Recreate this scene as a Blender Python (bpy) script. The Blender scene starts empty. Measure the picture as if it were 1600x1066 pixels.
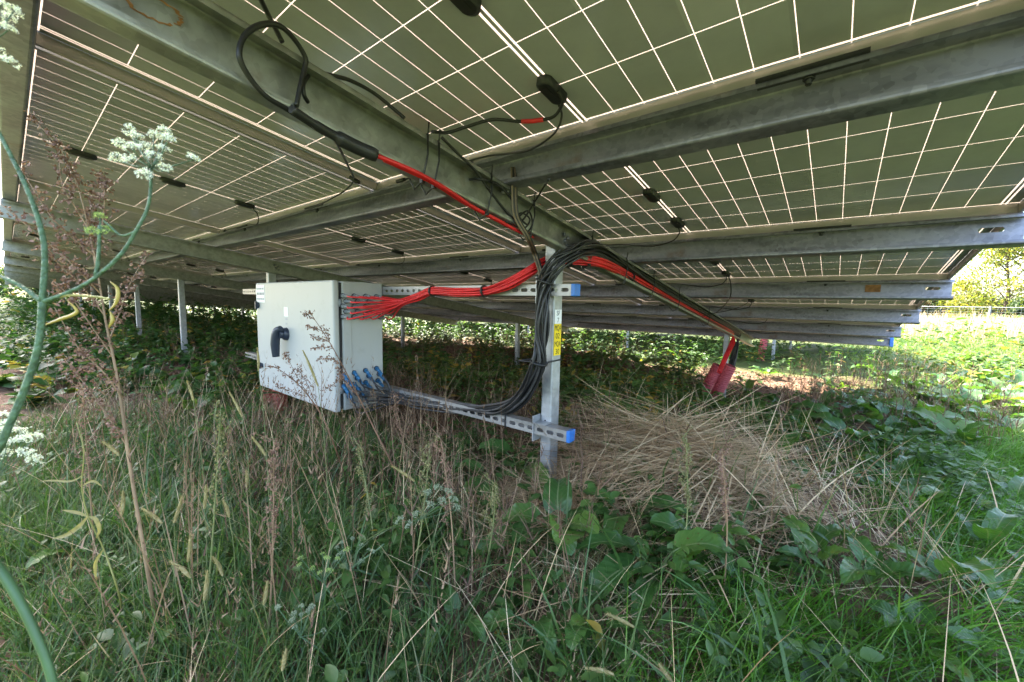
import bpy, bmesh, math, random
import numpy as np
from mathutils import Vector, Matrix

random.seed(7)
RNG = np.random.default_rng(11)
C = bpy.context.scene.collection
SC = bpy.context.scene

# ------------------------------------------------------------------ camera, world, sun, exposure
SUN_EL, SUN_TRAVEL = 45.5, (.95, -0.20)      # light travels towards +X (right) and a little towards -Y (the viewer)
CAM_POS = np.array([0.61811, -2.14252, 0.80327])
CAM_R = np.array([0.77763479, 0.62841522, 0.01945386])
CAM_F = np.array([-0.62435824, 0.77551163, -0.09358685])
CAM_D = np.cross(CAM_F, CAM_R)                # image down
FPX = 634.92                                  # focal length in pixels of the 1600 px wide frame
cam = bpy.data.cameras.new('camera'); cam_ob = bpy.data.objects.new('camera', cam); C.objects.link(cam_ob)
cam_ob.matrix_world = Matrix(((CAM_R[0], -CAM_D[0], -CAM_F[0], CAM_POS[0]),
                              (CAM_R[1], -CAM_D[1], -CAM_F[1], CAM_POS[1]),
                              (CAM_R[2], -CAM_D[2], -CAM_F[2], CAM_POS[2]), (0, 0, 0, 1)))
cam.sensor_width = 36.0; cam.lens = 36.0 * FPX / 1600.0
cam.clip_start = 0.02; cam.clip_end = 2000
cam.dof.use_dof = True; cam.dof.focus_distance = 2.2; cam.dof.aperture_fstop = 9.0
SC.camera = cam_ob

world = bpy.data.worlds.new('World'); SC.world = world; world.use_nodes = True
wn = world.node_tree.nodes; wl = world.node_tree.links
bg = wn['Background']; sky = wn.new('ShaderNodeTexSky'); sky.sky_type = 'NISHITA'; sky.sun_disc = False
sky.sun_elevation = math.radians(SUN_EL)
_az = math.atan2(-SUN_TRAVEL[0], -SUN_TRAVEL[1])   # compass angle of the sun, from +Y towards +X
sky.sun_rotation = _az
sky.air_density = 1.0; sky.dust_density = 4.0; sky.ozone_density = 0.2
wl.new(sky.outputs[0], bg.inputs[0]); bg.inputs[1].default_value = 0.15
sun = bpy.data.lights.new('sun', 'SUN'); sun.energy = 3.5; sun.angle = math.radians(0.53); sun.color = (1.0, 0.93, 0.82)
sun_ob = bpy.data.objects.new('sun', sun); C.objects.link(sun_ob)
_h = math.hypot(*SUN_TRAVEL); _t = Vector((SUN_TRAVEL[0] / _h * math.cos(math.radians(SUN_EL)), SUN_TRAVEL[1] / _h * math.cos(math.radians(SUN_EL)), -math.sin(math.radians(SUN_EL))))
sun_ob.rotation_euler = _t.to_track_quat('-Z', 'Y').to_euler()
SC.view_settings.view_transform = 'Standard'; SC.view_settings.look = 'None'
SC.view_settings.exposure = 3.45; SC.view_settings.gamma = 1.0
SC.cycles.max_bounces = 8; SC.cycles.transparent_max_bounces = 12; SC.cycles.use_denoising = True
SC.cycles.sample_clamp_indirect = 8.0

# ------------------------------------------------------------------ table frame: x along the row, v down the slope, n up from the glass
TILT = math.radians(8.6)
VX = np.array([0, math.cos(TILT), -math.sin(TILT)]); NX = np.array([0, math.sin(TILT), math.cos(TILT)])
ORG = np.array([0, 0, 1.17])
def T(x, v, n): return ORG + np.array([x, 0, 0.]) + v * VX + n * NX
TABLE_M = Matrix(((1, 0, 0, 0), (0, VX[1], NX[1], 0), (0, VX[2], NX[2], 1.17), (0, 0, 0, 1)))
def ray(px, py): return CAM_R * ((px - 800) / FPX) + CAM_D * ((py - 533) / FPX) + CAM_F
def at_depth(px, py, d): return CAM_POS + ray(px, py) * d
def at_y(px, py, y): r = ray(px, py); return CAM_POS + r * ((y - CAM_POS[1]) / r[1])
def at_x(px, py, x): r = ray(px, py); return CAM_POS + r * ((x - CAM_POS[0]) / r[0])
def at_z(px, py, z=0.0): r = ray(px, py); return CAM_POS + r * ((z - CAM_POS[2]) / r[2])
def at_n(px, py, n):
    r = ray(px, py); return CAM_POS + r * ((n - (CAM_POS - ORG) @ NX) / (r @ NX))
def pixel_of(P):
    d = np.asarray(P) - CAM_POS; z = d @ CAM_F; return 800 + FPX * (d @ CAM_R) / z, 533 + FPX * (d @ CAM_D) / z

# ------------------------------------------------------------------ mesh helpers
class MB:
    def __init__(s): s.v = []; s.f = []; s.mi = []; s.sm = []
    def add(s, vs, fs, mi=0, smooth=False):
        o = len(s.v); s.v += [tuple(float(c) for c in p) for p in vs]
        for f in fs: s.f.append(tuple(i + o for i in f)); s.mi.append(mi); s.sm.append(smooth)
    def box(s, a, b, tf=None, mi=0):
        vs = [(x, y, z) for z in (a[2], b[2]) for y in (a[1], b[1]) for x in (a[0], b[0])]
        if tf: vs = [tf(*p) for p in vs]
        s.add(vs, [(0, 2, 3, 1), (4, 5, 7, 6), (0, 1, 5, 4), (2, 6, 7, 3), (0, 4, 6, 2), (1, 3, 7, 5)], mi)
    def tube(s, pts, r, n=8, mi=0, caps=True):
        P = [np.asarray(p, float) for p in pts]; m = len(P)
        R = [r] * m if np.isscalar(r) else list(r)
        up = None; vs = []
        for i in range(m):
            d = P[min(i + 1, m - 1)] - P[max(i - 1, 0)]; L = np.linalg.norm(d); d = d / L if L > 1e-9 else np.array([0, 0, 1.])
            if up is None:
                a = np.array([0, 0, 1.]) if abs(d[2]) < .9 else np.array([1., 0, 0]); up = a - d * (a @ d)
            else: up = up - d * (up @ d)
            up /= max(np.linalg.norm(up), 1e-9); sd = np.cross(d, up)
            for k in range(n):
                a = 2 * math.pi * k / n; vs.append(P[i] + R[i] * (math.cos(a) * up + math.sin(a) * sd))
        fs = [(i * n + k, i * n + (k + 1) % n, (i + 1) * n + (k + 1) % n, (i + 1) * n + k) for i in range(m - 1) for k in range(n)]
        s.add(vs, fs, mi, True)
        if caps: s.add([], []); o = len(s.v) - len(vs); s.f += [tuple(o + k for k in range(n))[::-1], tuple(o + (m - 1) * n + k for k in range(n))]; s.mi += [mi, mi]; s.sm += [False, False]
    def prism(s, poly, a, b, tf, mi=0, smooth=False):
        """closed 2D polygon (p,q) swept from a to b; tf(t,p,q) -> point"""
        n = len(poly); vs = [tf(t, p, q) for t in (a, b) for p, q in poly]
        s.add(vs, [(k, (k + 1) % n, n + (k + 1) % n, n + k) for k in range(n)], mi, smooth)
        s.add(vs, [tuple(range(n))[::-1], tuple(n + k for k in range(n))], mi)
    def build(s, name, mats, parent=None, M=None):
        me = bpy.data.meshes.new(name); me.from_pydata(s.v, [], s.f)
        mats = mats if isinstance(mats, (list, tuple)) else [mats]
        for m in mats: me.materials.append(m)
        me.polygons.foreach_set('material_index', s.mi); me.polygons.foreach_set('use_smooth', s.sm)
        bm = bmesh.new(); bm.from_mesh(me); bmesh.ops.recalc_face_normals(bm, faces=bm.faces); bm.to_mesh(me); bm.free()
        return link(name, me, parent, M)
def link(name, data, parent=None, M=None):
    o = bpy.data.objects.new(name, data); C.objects.link(o)
    if parent: o.parent = parent
    if M is not None: o.matrix_basis = M
    return o
def tag(o, label=None, cat=None, group=None, kind=None):
    for k, v in (('label', label), ('category', cat), ('group', group), ('kind', kind)):
        if v: o[k] = v
    return o
def empty(name, loc=(0, 0, 0), label=None, cat=None, group=None, M=None):
    o = bpy.data.objects.new(name, None); C.objects.link(o); o.empty_display_size = .1
    if M is not None: o.matrix_basis = M
    else: o.location = [float(c) for c in loc]
    return tag(o, label, cat, group)
def copy_tree(o, parent=None):
    c = o.copy(); C.objects.link(c); c.parent = parent
    for ch in list(o.children): copy_tree(ch, c)
    return c
def bevel(o, w, seg=2):
    m = o.modifiers.new('bevel', 'BEVEL'); m.width = w; m.segments = seg; m.limit_method = 'ANGLE'; return o
def spline(pts, n=8):
    P = [np.asarray(p, float) for p in pts]; P = [2 * P[0] - P[1]] + P + [2 * P[-1] - P[-2]]; out = []
    for i in range(1, len(P) - 2):
        for k in range(n):
            t = k / n; a, b, c, d = P[i - 1], P[i], P[i + 1], P[i + 2]
            out.append(.5 * (2 * b + (c - a) * t + (2 * a - 5 * b + 4 * c - d) * t * t + (3 * b - a - 3 * c + d) * t ** 3))
    return out + [P[-2]]
def channel(w, h, lip, t=.0025, r=.006):
    """outline of a C section: web at p=0 from q=-h to q=0, flanges reaching to p=w, lips turned in"""
    c = [(w, -lip), (w, 0), (0, 0), (0, -h), (w, -h), (w, -h + lip)]; line = [np.array(c[0], float)]
    for i in range(1, 5):
        a, b, d = (np.array(c[j], float) for j in (i - 1, i, i + 1)); u = (a - b) / np.linalg.norm(a - b); v = (d - b) / np.linalg.norm(d - b)
        for k in range(4):
            s = k / 3; line.append(((1 - s) ** 2) * (b + u * r) + 2 * s * (1 - s) * b + s * s * (b + v * r))
    line.append(np.array(c[5], float)); A = []; B = []
    for i, p in enumerate(line):
        d = line[min(i + 1, len(line) - 1)] - line[max(i - 1, 0)]; d /= np.linalg.norm(d); n = np.array([-d[1], d[0]])
        A.append(p + n * t / 2); B.append(p - n * t / 2)
    return [tuple(p) for p in A + B[::-1]]
def boolean_cut(o, cutter):
    m = o.modifiers.new('cut', 'BOOLEAN'); m.object = cutter; m.operation = 'DIFFERENCE'; m.solver = 'EXACT'
    dg = bpy.context.evaluated_depsgraph_get(); me = bpy.data.meshes.new_from_object(o.evaluated_get(dg))
    o.modifiers.clear(); old = o.data; o.data = me; bpy.data.meshes.remove(old)
    cm = cutter.data; bpy.data.objects.remove(cutter); bpy.data.meshes.remove(cm)
def ordinal(i):
    return ['first', 'second', 'third', 'fourth', 'fifth', 'sixth', 'seventh', 'eighth', 'ninth', 'tenth', 'eleventh', 'twelfth', 'thirteenth', 'fourteenth', 'fifteenth', 'sixteenth', 'seventeenth', 'eighteenth', 'nineteenth', 'twentieth'][i] if i < 20 else '%dth' % (i + 1)

# ------------------------------------------------------------------ materials
def new_mat(name):
    m = bpy.data.materials.new(name); m.use_nodes = True; nt = m.node_tree
    return m, nt.nodes, nt.links, nt.nodes['Principled BSDF']
def ramp(nodes, stops):
    r = nodes.new('ShaderNodeValToRGB'); e = r.color_ramp.elements
    while len(e) < len(stops): e.new(.5)
    for i, (p, c) in enumerate(stops): e[i].position = p; e[i].color = (*c, 1)
    return r
def plain(name, col, rough=.5, metal=0., spec=.5, var=.12, scale=30., bump=0.):
    """a surface of one colour with mottled variation"""
    m, n, l, b = new_mat(name)
    tc = n.new('ShaderNodeTexCoord'); nz = n.new('ShaderNodeTexNoise'); nz.inputs['Scale'].default_value = scale; nz.inputs['Detail'].default_value = 5
    l.new(tc.outputs['Object'], nz.inputs['Vector'])
    r = ramp(n, [(.3, [c * (1 - var) for c in col]), (.7, [min(1, c * (1 + var)) for c in col])]); l.new(nz.outputs[0], r.inputs[0])
    l.new(r.outputs[0], b.inputs['Base Color']); b.inputs['Roughness'].default_value = rough; b.inputs['Metallic'].default_value = metal; b.inputs['Specular IOR Level'].default_value = spec
    if bump:
        bp = n.new('ShaderNodeBump'); bp.inputs['Strength'].default_value = bump; bp.inputs['Distance'].default_value = .01; l.new(nz.outputs[0], bp.inputs['Height']); l.new(bp.outputs[0], b.inputs['Normal'])
    return m
def galvanised(name, lo, hi, rust=.0, metal=.75):
    m, n, l, b = new_mat(name)
    tc = n.new('ShaderNodeTexCoord'); mp = n.new('ShaderNodeMapping'); mp.inputs['Scale'].default_value = (1.2, 5, 5); l.new(tc.outputs['Object'], mp.inputs[0])
    vo = n.new('ShaderNodeTexVoronoi'); vo.inputs['Scale'].default_value = 70; l.new(tc.outputs['Object'], vo.inputs['Vector'])
    nz = n.new('ShaderNodeTexNoise'); nz.inputs['Scale'].default_value = 3.5; nz.inputs['Detail'].default_value = 8; l.new(mp.outputs[0], nz.inputs['Vector'])
    mx = n.new('ShaderNodeMath'); mx.operation = 'MULTIPLY_ADD'; l.new(vo.outputs['Color'], mx.inputs[0]); mx.inputs[1].default_value = .22; l.new(nz.outputs[0], mx.inputs[2])
    r = ramp(n, [(.36, lo), (.8, hi)]); l.new(mx.outputs[0], r.inputs[0])
    n2 = n.new('ShaderNodeTexNoise'); n2.inputs['Scale'].default_value = 4.3; n2.inputs['Detail'].default_value = 9; n2.inputs['Roughness'].default_value = .65; l.new(tc.outputs['Object'], n2.inputs['Vector'])
    r2 = ramp(n, [(.60, (0, 0, 0)), (.70, (1, 1, 1))]); l.new(n2.outputs[0], r2.inputs[0])
    mu = n.new('ShaderNodeMath'); mu.operation = 'MULTIPLY'; l.new(r2.outputs[0], mu.inputs[0]); mu.inputs[1].default_value = rust
    mix = n.new('ShaderNodeMixRGB'); l.new(mu.outputs[0], mix.inputs[0]); l.new(r.outputs[0], mix.inputs[1]); mix.inputs[2].default_value = (.17, .085, .035, 1)
    l.new(mix.outputs[0], b.inputs['Base Color'])
    inv = n.new('ShaderNodeMath'); inv.operation = 'MULTIPLY_ADD'; l.new(mu.outputs[0], inv.inputs[0]); inv.inputs[1].default_value = -metal; inv.inputs[2].default_value = metal; l.new(inv.outputs[0], b.inputs['Metallic'])
    rr = ramp(n, [(.3, (.36,) * 3), (.75, (.58,) * 3)]); l.new(nz.outputs[0], rr.inputs[0]); l.new(rr.outputs[0], b.inputs['Roughness'])
    bp = n.new('ShaderNodeBump'); bp.inputs['Strength'].default_value = .08; bp.inputs['Distance'].default_value = .004; l.new(nz.outputs[0], bp.inputs['Height']); l.new(bp.outputs[0], b.inputs['Normal'])
    return m
M = {}
M['purlin'] = galvanised('galvanised_purlin', (.125, .125, .150), (.34, .342, .395), .55)
M['rafter'] = galvanised('galvanised_rafter', (.21, .212, .20), (.37, .375, .345), .45)
M['post'] = galvanised('galvanised_post', (.28, .29, .30), (.44, .45, .465), .12, .55)
M['strut'] = galvanised('galvanised_strut', (.26, .255, .25), (.38, .372, .36), .1, .6)
M['frame'] = plain('aluminium_frame', (.35, .335, .305), .42, .6, .5, .06, 8)
M['black'] = plain('black_plastic', (.018, .018, .019), .45, 0, .5, .2, 60)
M['cable'] = plain('black_cable', (.014, .014, .015), .42, 0, .5, .25, 40)
M['grey_cable'] = plain('grey_cable', (.045, .044, .044), .45, 0, .5, .35, 25)
M['tan_cable'] = plain('tan_cable', (.20, .15, .10), .5, 0, .5, .2, 25)
M['red'] = plain('red_cable', (.62, .018, .022), .38, 0, .5, .15, 12)
M['conduit'] = plain('red_conduit', (.36, .055, .065), .5, 0, .4, .15, 10)
M['brick_pipe'] = plain('rusty_red_pipe', (.33, .07, .05), .6, 0, .4, .2, 10)
M['white_paint'] = plain('white_painted_steel', (.45, .46, .45), .38, 0, .5, .03, 6)
def weathered(name, col):
    m, n, l, b = new_mat(name); tc = n.new('ShaderNodeTexCoord'); mp = n.new('ShaderNodeMapping'); mp.inputs['Scale'].default_value = (11, 11, .9); l.new(tc.outputs['Object'], mp.inputs[0])
    s = n.new('ShaderNodeTexNoise'); s.inputs['Scale'].default_value = 1.0; s.inputs['Detail'].default_value = 6; l.new(mp.outputs[0], s.inputs['Vector']); q = n.new('ShaderNodeTexNoise'); q.inputs['Scale'].default_value = 9; q.inputs['Detail'].default_value = 9; q.inputs['Roughness'].default_value = .7; l.new(tc.outputs['Object'], q.inputs['Vector'])
    r1 = ramp(n, [(.50, (0, 0, 0)), (.80, (1, 1, 1))]); l.new(s.outputs[0], r1.inputs[0]); r2_ = ramp(n, [(.56, (0, 0, 0)), (.78, (1, 1, 1))]); l.new(q.outputs[0], r2_.inputs[0])
    ad = n.new('ShaderNodeMath'); ad.operation = 'MULTIPLY_ADD'; l.new(r1.outputs[0], ad.inputs[0]); ad.inputs[1].default_value = .07; ml = n.new('ShaderNodeMath'); ml.operation = 'MULTIPLY'; l.new(r2_.outputs[0], ml.inputs[0]); ml.inputs[1].default_value = .30; l.new(ml.outputs[0], ad.inputs[2])
    mx = n.new('ShaderNodeMixRGB'); l.new(ad.outputs[0], mx.inputs[0]); mx.inputs[1].default_value = (*col, 1); mx.inputs[2].default_value = (.20, .19, .15, 1); l.new(mx.outputs[0], b.inputs['Base Color']); b.inputs['Roughness'].default_value = .42
    bp = n.new('ShaderNodeBump'); bp.inputs['Strength'].default_value = .05; bp.inputs['Distance'].default_value = .003; l.new(q.outputs[0], bp.inputs['Height']); l.new(bp.outputs[0], b.inputs['Normal']); return m
M['white_paint'] = weathered('weathered_white_paint', (.40, .41, .395)); M['side_paint'] = M['white_paint']
M['blue'] = plain('blue_plastic', (.03, .16, .50), .4, 0, .5, .1, 30)
M['gland_blue'] = plain('blue_gland', (.02, .13, .27), .4, 0, .5, .1, 30)
M['gland_grey'] = plain('grey_gland', (.22, .24, .25), .45, 0, .5, .1, 30)
M['handle'] = plain('dark_blue_grey_handle', (.022, .030, .050), .4, 0, .5, .1, 30)
M['label_white'] = plain('white_label', (.82, .82, .80), .5, 0, .4, .02, 20)
M['label_yellow'] = plain('yellow_label', (.80, .58, .01), .5, 0, .4, .05, 20)
M['ink'] = plain('black_ink', (.02, .02, .02), .6, 0, .3, .05, 20)
M['grey_ink'] = plain('grey_ink', (.35, .36, .38), .6, 0, .3, .05, 20)
M['gap'] = plain('dark_gap', (.03, .03, .03), .7, 0, .3, .05, 20)

CELL_A, CELL_B, CELL_G = .0836, .171, .0095
def laminate_mat(name, back):
    m, n, l, b = new_mat(name); out = n['Material Output']
    tc = n.new('ShaderNodeTexCoord'); sp = n.new('ShaderNodeSeparateXYZ'); l.new(tc.outputs['Object'], sp.inputs[0])
    def mt(op, a, bb=None, c=None):
        k = n.new('ShaderNodeMath'); k.operation = op
        for i, q in enumerate((a, bb, c)):
            if q is None: continue
            if isinstance(q, (int, float)): k.inputs[i].default_value = q
            else: l.new(q, k.inputs[i])
        return k.outputs[0]
    ax = mt('ABSOLUTE', sp.outputs[0]); y = sp.outputs[1]
    lu = mt('LESS_THAN', mt('PINGPONG', mt('SUBTRACT', ax, CELL_G), CELL_A / 2), .0010)
    lu = mt('MULTIPLY', lu, mt('LESS_THAN', ax, CELL_G + 12.3 * CELL_A))
    cen = mt('MULTIPLY', mt('LESS_THAN', ax, CELL_G + .0005), mt('GREATER_THAN', ax, .0045))
    notc = mt('GREATER_THAN', ax, .0035)
    lv = mt('MULTIPLY', mt('LESS_THAN', mt('PINGPONG', y, CELL_B / 2), .0012), mt('LESS_THAN', ax, CELL_G + 12 * CELL_A))
    e0 = CELL_G + 12 * CELL_A
    end = mt('MAXIMUM', mt('LESS_THAN', mt('ABSOLUTE', mt('SUBTRACT', ax, e0 + .001)), .0025), mt('LESS_THAN', mt('ABSOLUTE', mt('SUBTRACT', ax, e0 + .013)), .0025))
    bor = mt('LESS_THAN', mt('ABSOLUTE', mt('SUBTRACT', mt('ABSOLUTE', mt('ADD', y, 3 * CELL_B)), 3 * CELL_B)), .0030)
    w = mt('MULTIPLY', mt('MAXIMUM', mt('MAXIMUM', lu, lv), mt('MAXIMUM', cen, mt('MAXIMUM', end, bor))), notc)
    # cells differ a little from one another
    cx = mt('FLOOR', mt('DIVIDE', sp.outputs[0], CELL_A * 2)); cy = mt('FLOOR', mt('DIVIDE', y, CELL_B))
    wn_ = n.new('ShaderNodeTexWhiteNoise'); wn_.noise_dimensions = '3D'; cv = n.new('ShaderNodeCombineXYZ'); l.new(cx, cv.inputs[0]); l.new(cy, cv.inputs[1])
    oi = n.new('ShaderNodeObjectInfo'); l.new(oi.outputs['Random'], cv.inputs[2]); l.new(cv.outputs[0], wn_.inputs[0])
    nz = n.new('ShaderNodeTexNoise'); nz.inputs['Scale'].default_value = 2.2; nz.inputs['Detail'].default_value = 4; l.new(tc.outputs['Object'], nz.inputs['Vector'])
    n3 = n.new('ShaderNodeTexNoise'); n3.inputs['Scale'].default_value = 14; n3.inputs['Detail'].default_value = 8; n3.inputs['Roughness'].default_value = .7; l.new(tc.outputs['Object'], n3.inputs['Vector'])
    s = mt('ADD', mt('ADD', mt('MULTIPLY', wn_.outputs[0], .22), mt('MULTIPLY', nz.outputs[0], .50)), mt('MULTIPLY', n3.outputs[0], .28))
    r = ramp(n, [(.30, (.33, .325, .355)), (.72, (.47, .465, .495))]); l.new(s, r.inputs[0])
    if not back: r.color_ramp.elements[0].color = (.012, .014, .022, 1); r.color_ramp.elements[1].color = (.02, .022, .032, 1)
    l.new(r.outputs[0], b.inputs['Base Color']); rg_ = ramp(n, [(.35, (.10,) * 3), (.7, (.26,) * 3)]); l.new(n3.outputs[0], rg_.inputs[0]); l.new(rg_.outputs[0], b.inputs['Roughness']); b.inputs['IOR'].default_value = 1.52
    if back:
        tr = n.new('ShaderNodeBsdfTranslucent'); tr.inputs[0].default_value = (.20, .162, .128, 1)
        df = n.new('ShaderNodeBsdfDiffuse'); df.inputs[0].default_value = (.45, .43, .38, 1)
        ms = n.new('ShaderNodeMixShader'); ms.inputs[0].default_value = .25; l.new(tr.outputs[0], ms.inputs[1]); l.new(df.outputs[0], ms.inputs[2])
        fr = n.new('ShaderNodeFresnel'); fr.inputs[0].default_value = 1.75; gs = n.new('ShaderNodeBsdfGlossy'); gs.inputs['Roughness'].default_value = .16; gs.inputs[0].default_value = (.8, .8, .8, 1); m3 = n.new('ShaderNodeMixShader'); l.new(fr.outputs[0], m3.inputs[0]); l.new(ms.outputs[0], m3.inputs[1]); l.new(gs.outputs[0], m3.inputs[2]); white = m3.outputs[0]
    else:
        tp = n.new('ShaderNodeBsdfTransparent'); tp.inputs[0].default_value = (.92, .92, .92, 1); gl = n.new('ShaderNodeBsdfGlossy'); gl.inputs['Roughness'].default_value = .05
        ms = n.new('ShaderNodeMixShader'); ms.inputs[0].default_value = .05; l.new(tp.outputs[0], ms.inputs[1]); l.new(gl.outputs[0], ms.inputs[2]); l.new(ms.outputs[0], out.inputs[0]); return m
    mix = n.new('ShaderNodeMixShader'); l.new(w, mix.inputs[0]); l.new(b.outputs[0], mix.inputs[1]); l.new(white, mix.inputs[2]); l.new(mix.outputs[0], out.inputs[0])
    return m
M['cells_back'] = laminate_mat('glass_cells_rear', True); M['cells_front'] = laminate_mat('glass_cells_front', False)
# ================================================================== the solar table
ROWS, COLS, PITCH_V, PITCH_U = 6, 17, 1.078, 2.15
V_SEAM = [-1.0525 + PITCH_V * (k - 1) for k in range(ROWS + 1)]; V_SEAM[0] += .034
RAFTER_X = [-.310 - 2.93 * i for i in range(12)]
X_END, X_FAR = 1.080, -35.0
HALF_U = PITCH_U / 2 - .009

# --- solar panel: local x along the row, y down the slope (0 = lower cell border), z = n
def build_panel():
    root = empty('solar_panel')
    y0, y1 = -PITCH_V + .0255 + .006, .0255 - .006
    f = MB()
    for x in (-HALF_U, HALF_U): 
        s = 1 if x > 0 else -1; f.box((min(x, x - s * .011), y0, -.033), (max(x, x - s * .011), y1, .010))
    for y in (y0, y1):
        s = 1 if y == y1 else -1; f.box((-HALF_U + .011, min(y, y - s * .011), -.033), (HALF_U - .011, max(y, y - s * .011), .010))
    bevel(f.build('frame', M['frame'], root), .0012, 1)
    g = MB(); a = (-HALF_U + .0112, y0 + .0112); b = (HALF_U - .0112, y1 - .0112)
    vs = [(a[0], a[1], 0), (b[0], a[1], 0), (b[0], b[1], 0), (a[0], b[1], 0)]; g.add(vs, [(0, 3, 2, 1)], 0)
    g.add([(x, y, .006) for x, y, z in vs], [(0, 1, 2, 3)], 1)
    lam = MB(); lam.v, lam.f, lam.mi, lam.sm = g.v, g.f, g.mi, g.sm
    me = bpy.data.meshes.new('laminate'); me.from_pydata(lam.v, [], lam.f); me.materials.append(M['cells_back']); me.materials.append(M['cells_front']); me.polygons.foreach_set('material_index', lam.mi)
    link('laminate', me, root)
    for k, r in enumerate((5, 3, 1)):
        j = MB(); yc = -(6 - r) * CELL_B; L, W = .055, .022
        ring = lambda z, s: [(W * s * math.cos(t) * (1 if abs(math.cos(t)) < .7 else 1), yc + (L - W) * (1 if math.sin(t) > 0 else -1) * s + W * s * math.sin(t), z) for t in [math.pi * (q + .5) / 8 for q in range(16)]]
        vs = ring(-.0008, 1) + ring(-.016, 1) + ring(-.021, .82); n = 16
        j.add(vs, [(i * n + q, i * n + (q + 1) % n, (i + 1) * n + (q + 1) % n, (i + 1) * n + q) for i in range(2) for q in range(n)], 0, True); j.add(vs[2 * n:], [tuple(range(n))])
        j.box((-.006, yc - L * .6, -.0225), (.006, yc + L * .6, -.0205))
        bx = j.build('junction_box', M['black'], root)
        if r == 5:
            s = 1 if r == 5 else -1; t = MB()
            if s > 0: pts = [(-.008, yc + L - .01, -.015), (-.012, yc + L + .02, -.035), (-.05, yc + .10, -.062), (-.15, yc + .128, -.072), (-.25, yc + .135, -.060), (-.36, yc + .14, -.045), (-.55, yc + .145, -.043), (-.80, yc + .145, -.042)]
            else: pts = [(.008, yc - L + .01, -.015), (.02, yc - L - .02, -.03), (.10, yc - .075, -.05), (.25, yc - .09, -.045), (.6, yc - .10, -.042)]
            t.tube(spline(pts, 5), .0032, 6); 
            e = np.array(pts[-1]); t.tube([e, e + (np.array([-.05, 0, 0]) if s > 0 else np.array([.05, 0, 0]))], .0075, 8)
            t.build('lead', M['cable'], bx)
    for x in (-.53, .53):
        c = MB(); c.box((x - .095, .0255 - .040, -.0400), (x + .095, .0255 - .004, -.0335)); c.tube([(x, .012, -.034), (x, .012, -.062)], .006, 6); c.tube([(x, .012, -.046), (x, .012, -.052)], .011, 6); c.build('clamp', M['black'], root)
    return root
panel0 = build_panel()
for k in range(ROWS):
    for j in range(COLS):
        o = panel0 if (k, j) == (0, 0) else copy_tree(panel0)
        o.matrix_basis = TABLE_M @ Matrix.Translation((-PITCH_U * j, V_SEAM[k + 1] - .0255, 0)) @ Matrix.Diagonal((1, .970 if k == 0 else 1, 1, 1))
        tag(o, 'underside of solar panel, %s row below the high edge, %s panel from the right end' % (ordinal(k), ordinal(j)), 'solar panel', 'solar panels of the tilted table')

# --- purlins along the row (shared mesh, slots cut near the right end)
sec = channel(.052, .104, .014)
p = MB(); p.prism(sec, X_FAR, X_END, lambda t, a, q: (t, .022 - a, -.0365 + q), 0)
purlin0 = p.build('purlin', M['purlin'])
for f_ in purlin0.data.polygons: f_.use_smooth = False
cut = MB()
oval = [(X_END - .075 + (.022 if math.cos(t) > 0 else -.022) + .009 * math.cos(t), -.0365 - .038 + .009 * math.sin(t)) for t in [2 * math.pi * (q + .5) / 16 for q in range(16)]]
cut.prism(oval, .01, .03, lambda t, a, q: (a, t, q))
boolean_cut(purlin0, cut.build('cutter', M['gap']))
PUR_NAMES = ['purlin under the high edge of the panels', 'nearest dark steel purlin crossing above the rafter with red cable', 'grey steel purlin with clear oval slot at its right end, topmost right end in view',
             'grey steel purlin with an orange rust patch near its right end', 'grey steel purlin, third up from the low edge of the panels', 'grey steel purlin, second up from the low edge', 'lowest grey steel purlin with a blue capped right end, under the low edge']
for k in range(ROWS + 1):
    o = purlin0 if k == 0 else copy_tree(purlin0)
    o.matrix_basis = TABLE_M @ Matrix.Translation((0, V_SEAM[k], 0))
    tag(o, PUR_NAMES[k] if k else 'long grey steel purlin under the high edge of the panels', 'purlin', 'purlins under the solar panels')
    if k == 6:
        c = MB(); c.box((X_END + .0005, -.035, -.143), (X_END + .035, .028, -.034)); bevel(c.build('end_cap', M['blue'], o), .004)
    if k == 3:
        c = MB(); c.box((X_END - .36, .0195 - .0035, -.095), (X_END - .29, .0195 - .0025, -.052)); c.build('rust_patch', plain('rust_stain', (.30, .15, .06), .8, 0, .2, .4, 40), o)

# --- rafters down the slope
sec = channel(.046, .112, .014)
p = MB(); p.prism(sec, V_SEAM[0] - .035, V_SEAM[6] + .02, lambda t, a, q: (a, t, -.1425 + q), 0)
rafter0 = p.build('rafter', M['rafter'])
for i, x in enumerate(RAFTER_X):
    o = rafter0 if i == 0 else copy_tree(rafter0)
    o.matrix_basis = TABLE_M @ Matrix.Translation((x, 0, 0))
    tag(o, 'olive grey sloping rafter carrying the red cable over the labelled post' if i == 0 else 'olive grey sloping steel rafter, %s to the left of the one with red cable' % ordinal(i - 1), 'rafter', 'sloping rafters under the purlins')
    for v in V_SEAM[1:]:
        b = MB()
        for dx in (.012, .034): b.tube([(dx, v - .004, -.146), (dx, v - .004, -.152)], .009, 6); b.tube([(dx, v - .004, -.152), (dx, v - .004, -.160)], .005, 8)
        b.build('bolt', M['strut'], o)
    b = MB()
    for dv, dn in ((0, 0), (.02, .018), (.026, -.012), (-.012, .022)): b.tube([(.0015, -.68 + dv + .05, -.20 + dn), (.010, -.68 + dv + .05, -.20 + dn)], .008, 6)
    b.build('bolt', M['purlin'], o)

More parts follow.
